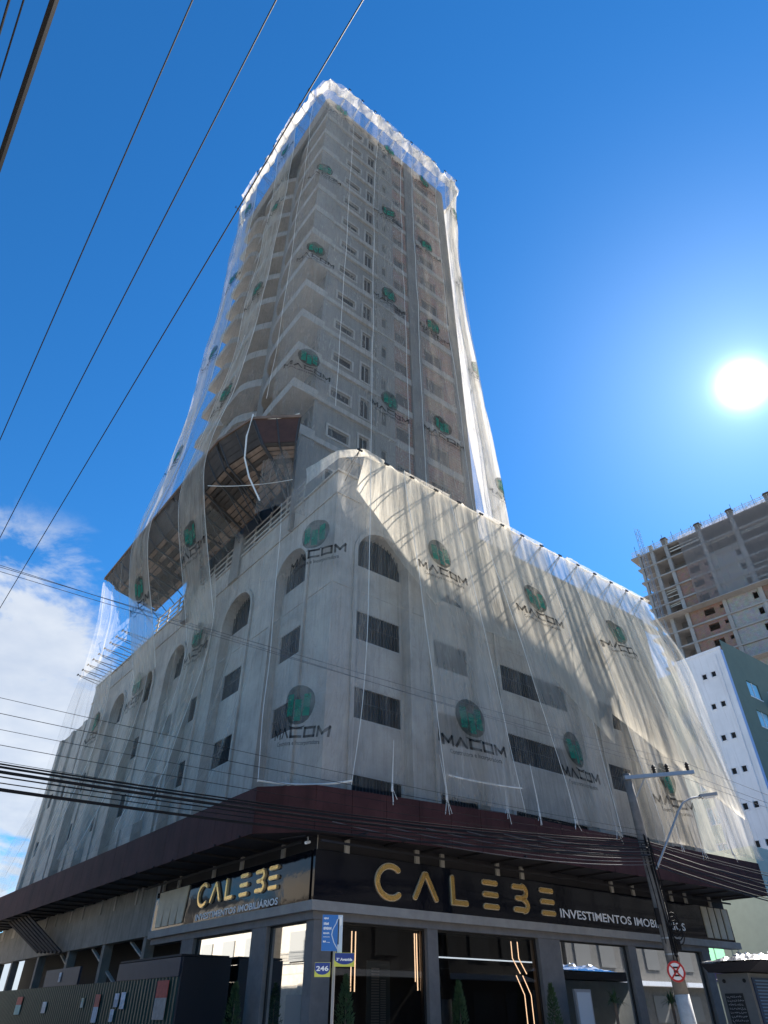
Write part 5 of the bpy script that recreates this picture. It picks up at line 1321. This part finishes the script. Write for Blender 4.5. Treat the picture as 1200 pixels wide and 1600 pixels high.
for k in range(8, NF_):
    z = k * fh + .28
    for bi, (a, b) in enumerate(bays):
        if bi == 0 : continue
        open_ = k >= 23 or (k >= 20 and bi in (1, 4))
        a2, b2 = a + .26, b - .46; zt = z + fh - .29
        if open_:
            if k < 22 or rnd.random() < .3:
                mb = MB()
                for _ in range(3):
                    zz_ = rnd.uniform(z + .2, zt - .2); mb.beam(D_(a2, -.3, zz_), D_(b2, -.3, zz_ + rnd.uniform(-.2, .2)), .08, .15, RAILM)
                mb.build('formwork', RAILM, ct)
            continue
        if bi == 1 and k % 4: continue
        m = BRK2 if bi in (2, 4, 6) else BLK2
        w0 = lerp(a2, b2, .42 if bi in (2, 4, 6) else .8); w1 = lerp(a2, b2, .72 if bi in (2, 4, 6) else .95)
        rc_ = [(w0, w1, z + 1.0, z + 2.3)]
        if m is BRK2: rc_.append((b2 - .7, b2 - .05, z + 1.5, z + 2.2))
        mb = MB(); face_quads(mb, D_, sorted({a2, b2, *[x for r in rc_ for x in r[:2]]}), sorted({z, zt, *[x for r in rc_ for x in r[2:]]}), in_rects(rc_), -.1, .4, m)
        mb.build('brick_infill' if m is BRK2 else 'block_infill', m, ct)
mb = MB(); mb.fbox(D_, 3.6, 41, -17, -3.0, 8 * fh, NF_ * fh - .3, mat('far_inner', (.15, .14, .14), .9)); mb.build('core', MATS['far_inner'], ct)
mb = MB()
for k in range(8, NF_):
    z = k * fh + 1.3; mb.tube([D_(-.8, .05, z), D_(3.2, .05, z)], .04, RAILM, 4)
ztop = NF_ * fh + .28
for x in range(0, 42, 2):
    ub = MB(); ub.tube([D_(x, .2, ztop), D_(x, .2, ztop + rnd.uniform(1.4, 2.6))], .05, POLEM, 4); ub.build('scaffold_upright', POLEM, ct)
for z in (ztop + .25, ztop + .5, ztop + .8, ztop + 1.2): mb.tube([D_(-1, .2, z), D_(42, .2, z)], .06, RAILM, 4)
for x in range(0, 42): mb.tube([D_(x + .4, .25, ztop), D_(x + .4 + rnd.uniform(-.3, .3), .25, ztop + 1.3)], .04, RAILM, 4)
for x in range(1, 41, 3): mb.tube([D_(x, .2, ztop), D_(x + 2, .2, ztop + 1.3)], .04, RAILM, 4)
mb.build('top_scaffold', RAILM, ct)
for a, b in bays[2:]:
    mb = MB(); mb.fbox(D_, a - .6, a + .4, -.6, .25, ztop + .0, ztop + 1.7, mat('form_brown', (.16, .13, .11), .9)); mb.fbox(D_, a - .75, a + .55, -.8, .3, ztop + 1.3, ztop + 1.5, WOODD); mb.build('column_formwork', WOODD, ct)
ho = thing('hoist_mast', D_(1.8, .9, 0), 'thin lattice hoist mast climbing the left edge of the unfinished highrise', 'hoist')
mb = MB(); 
for dx, do in ((0, 0), (.7, 0), (0, .7), (.7, .7)): mb.tube([D_(1.4 + dx, .5 + do, 24), D_(1.4 + dx, .5 + do, ztop + 5.5)], .05, STEEL, 4)
z = 24
while z < ztop + 5: 
    mb.tube([D_(1.4, 1.2, z), D_(2.1, 1.2, z + .75)], .03, STEEL, 4); mb.tube([D_(2.1, 1.2, z + .75), D_(1.4, 1.2, z + 1.5)], .03, STEEL, 4); z += 1.5
mb.build('mast', STEEL, ho)
for k, f in ((17.6, 4.2), (20.3, 3.2)):
    pass
fl = MB(); fl.hexa([D_(-1.2, 1.5, 20 * fh), D_(-4.0, 1.5, 20 * fh + 1.5), D_(-4.0, -6, 20 * fh + 1.5), D_(-1.2, -6, 20 * fh), D_(-1.2, 1.5, 20 * fh + .15), D_(-4, 1.5, 20 * fh + 1.65), D_(-4, -6, 20 * fh + 1.65), D_(-1.2, -6, 20 * fh + .15)], WOODD)
fl.build('catch_flap', WOODD, ct)
NETF = net_mat('far_net', .35, .60, col=(.50, .46, .45), fold=.6)
fn = Sheet([[(NF_ * fh + .3, 0, 0), (22 * fh, 0, 0), (20.2 * fh, 0, 0)]] * 2, 1, amp=.2)
mb = MB(); nx_ = 30
vs = []; 
for j in range(9):
    for i in range(nx_ + 1):
        u = 9 + 33 * i / nx_; vs.append(D_(u, .6 + .2 * math.sin(i * .9) + .15 * math.sin(j), lerp(20.1 * fh, ztop + .1, j / 8)))
mb.add(vs, [(j * (nx_ + 1) + i, j * (nx_ + 1) + i + 1, (j + 1) * (nx_ + 1) + i + 1, (j + 1) * (nx_ + 1) + i) for j in range(8) for i in range(nx_)])
tag(mb.build('safety_net', NETF), 'brownish grey net over the open top floors of the distant unfinished highrise', 'safety net')

# ---------------------------------------------------------------- newspaper kiosk at the right
ki = thing('street_kiosk', W(14, -3.6, .13), 'grey street kiosk with blue slatted shutter, chalkboard and dark awning at the lower right', 'kiosk')
KG = mat('kiosk_grey', (.17, .175, .175), .6, var=.2)
mb = MB(); mb.box(13.86, 18.0, -4.06, -3.0, .13, 2.62); mb.build('cabin', KG, ki)
mb = MB(); mb.box(14.0, 17.9, -4.10, -4.062, .4, 2.5, mat('shutter_navy', (.02, .035, .08), .5))
for i in range(24): mb.box(14.1, 17.8, -4.13, -4.101, .45 + i * .085, .485 + i * .085, mat('shutter_slat', (.08, .16, .30), .4))
mb.build('shutter', MATS['shutter_slat'], ki)
CHK = mat('chalkboard', (.02, .022, .024), .7); CHW = mat('chalk', (.35, .36, .38), .9)
FK = lambda u, o, z: W(13.86 - o, -3.0 - u, z)
mb = MB(); mb.fbox(FK, .14, .74, .002, .02, 1.1, 2.1, CHK); rk = random.Random(3)
for i in range(9):       # illegible chalk scribble
    u = .19; z = 2.0 - i * .1
    while u < .68:
        w_ = rk.uniform(.02, .06); h_ = rk.uniform(.02, .05)
        mb.beam(FK(u, .022, z), FK(u + w_, .022, z + rk.uniform(-.03, .03)), .008, .012, CHW); mb.beam(FK(u, .022, z), FK(u + w_ * .3, .022, z + h_), .008, .008, CHW); u += w_ + rk.uniform(.01, .03)
mb.build('chalkboard', CHK, ki)
for u in (.22, .90):
    mb = MB(); mb.tube([FK(u, .0, 2.42), FK(u, .02, 2.42)], .055, BLACK, 14); mb.build('vent', BLACK, ki)
mb = MB(); mb.hexa([W(13.6, -4.3, 2.65), W(18.2, -4.3, 2.65), W(18.2, -2.9, 2.65), W(13.6, -2.9, 2.65), W(13.3, -4.9, 2.9), W(18.2, -4.9, 2.95), W(18.2, -2.6, 2.95), W(13.4, -2.8, 2.88)]); mb.build('awning', mat('awning_dark', (.03, .028, .035), .7), ki)
tarp = MB(); n = 24; vs = []
for j in range(n + 1):
    for i in range(n + 1):
        u, o = 13.4 + 3.8 * i / n, -4.85 + 2.1 * j / n
        e = math.sin(math.pi * i / n) * math.sin(math.pi * j / n)
        vs.append(W(u, o, 2.93 + .42 * e ** .7 * (.35 + .8 * abs(noise.noise(Vector((u * 1.9, o * 1.9, 1)))) + .4 * noise.noise(Vector((u * 5, o * 5, 4))))))
tarp.add(vs, [(j * (n + 1) + i, j * (n + 1) + i + 1, (j + 1) * (n + 1) + i + 1, (j + 1) * (n + 1) + i) for j in range(n) for i in range(n)])
tag(tarp.build('silver_tarp', mat('silver_foil', (.75, .76, .78), .25, metal=.7)), 'crumpled shiny silver tarpaulin lying on the kiosk roof', 'tarpaulin')

# ---------------------------------------------------------------- houses across the street, mirrored in the shop glass
def far_house(o_, w, d, h, wall, roof, lab, rows):
    t = thing('street_house', o_, lab, 'building'); o_ = Vector(o_)
    e1, e2 = w, d
    mb = MB(); p = [o_, o_ + e1, o_ + e1 + e2, o_ + e2]; mb.hexa(p + [x + Vector((0, 0, h)) for x in p]); mb.build('wall', wall, t)
    mb = MB(); c = (p[0] + p[2]) / 2 + Vector((0, 0, h + 1.4)); q = [x + (x - (p[0] + p[2]) / 2).normalized() * .6 + Vector((0, 0, h)) for x in p]
    if roof: mb.add(q + [c], [(0, 1, 4), (1, 2, 4), (2, 3, 4), (3, 0, 4), (0, 1, 2, 3)])
    else: mb.hexa([x + Vector((0, 0, h + .0)) for x in p] + [x + Vector((0, 0, h + .5)) for x in p])
    mb.build('roof', roof or SLAB, t)
    return t
TILE = mat('clay_tile', (.42, .13, .07), .8, var=.3, vscale=3)
BEIGE = mat('beige_render', (.48, .44, .38), .85, var=.15)
DGREY = mat('sandy_facade', (.50, .44, .36), .85, var=.25)
for i, (l, hh, wl_, rf) in enumerate([(-8, 11, DGREY, None), (4.5, 4.6, BEIGE, TILE), (17, 8.5, DGREY, None), (30, 7.5, DGREY, None), (43, 9, DGREY, None)]):
    far_house(W(-15.5, l, 0), LV * 11, RV * -9, hh, wl_, rf, ['tall sand coloured block at the corner across the left street', 'low beige house with red tile roof across the left street', 'sandy block past the tiled house across the left street', 'second sandy block past the tiled house across the left street', 'farthest sandy block across the left street'][i], 2)
for l in (-6, -2.5, 18, 21, 25, 31, 34.5, 38, 45, 48.5):
    for z in (.9, 4.2):
        t_ = [o for o in bpy.data.objects if o.name.startswith('street_house')][0 if l < 0 else (2 if l < 29 else (3 if l < 42 else 4))]
        mb = MB(); mb.box(-15.5, -15.42, l, l + 1.8, z, z + 1.6, mat('pale_curtain', (.28, .27, .25), .7)); mb.build('window', MATS['pale_curtain'], t_)
DK = mat('dark_facade', (.13, .12, .11), .85, var=.3)  # dark tone keeps reflections in the right shop glass dim
for i, (r_, hh, wl_) in enumerate([(-6, 13, DK), (8, 10.0, DK), (22, 15, DK), (36, 14, DK), (50, 16, DK), (64, 16, DK)]):
    t = far_house(W(r_, -20.5, 0), RV * 13.5, LV * -9, hh, wl_, None, ['dark block across the right street, %s' % q for q in ('nearest the crossing', 'second from the crossing', 'third from the crossing', 'fourth from the crossing', 'fifth from the crossing', 'farthest from the crossing')][i], 2)
    for a in range(4):
        for z in (1.0, 4.4, 7.8):
            mb = MB(); mb.box(r_ + 1 + a * 3, r_ + 2.8 + a * 3, -20.5, -20.44, z, z + 1.7, mat('pale_blind', (.13, .125, .12), .7)); mb.build('window', MATS['pale_blind'], t)
    mb = MB(); mb.box(r_, r_ + 13.4, -20.5, -19.6, 3.3, 3.6, WHITEB); mb.build('awning', WHITEB, t)
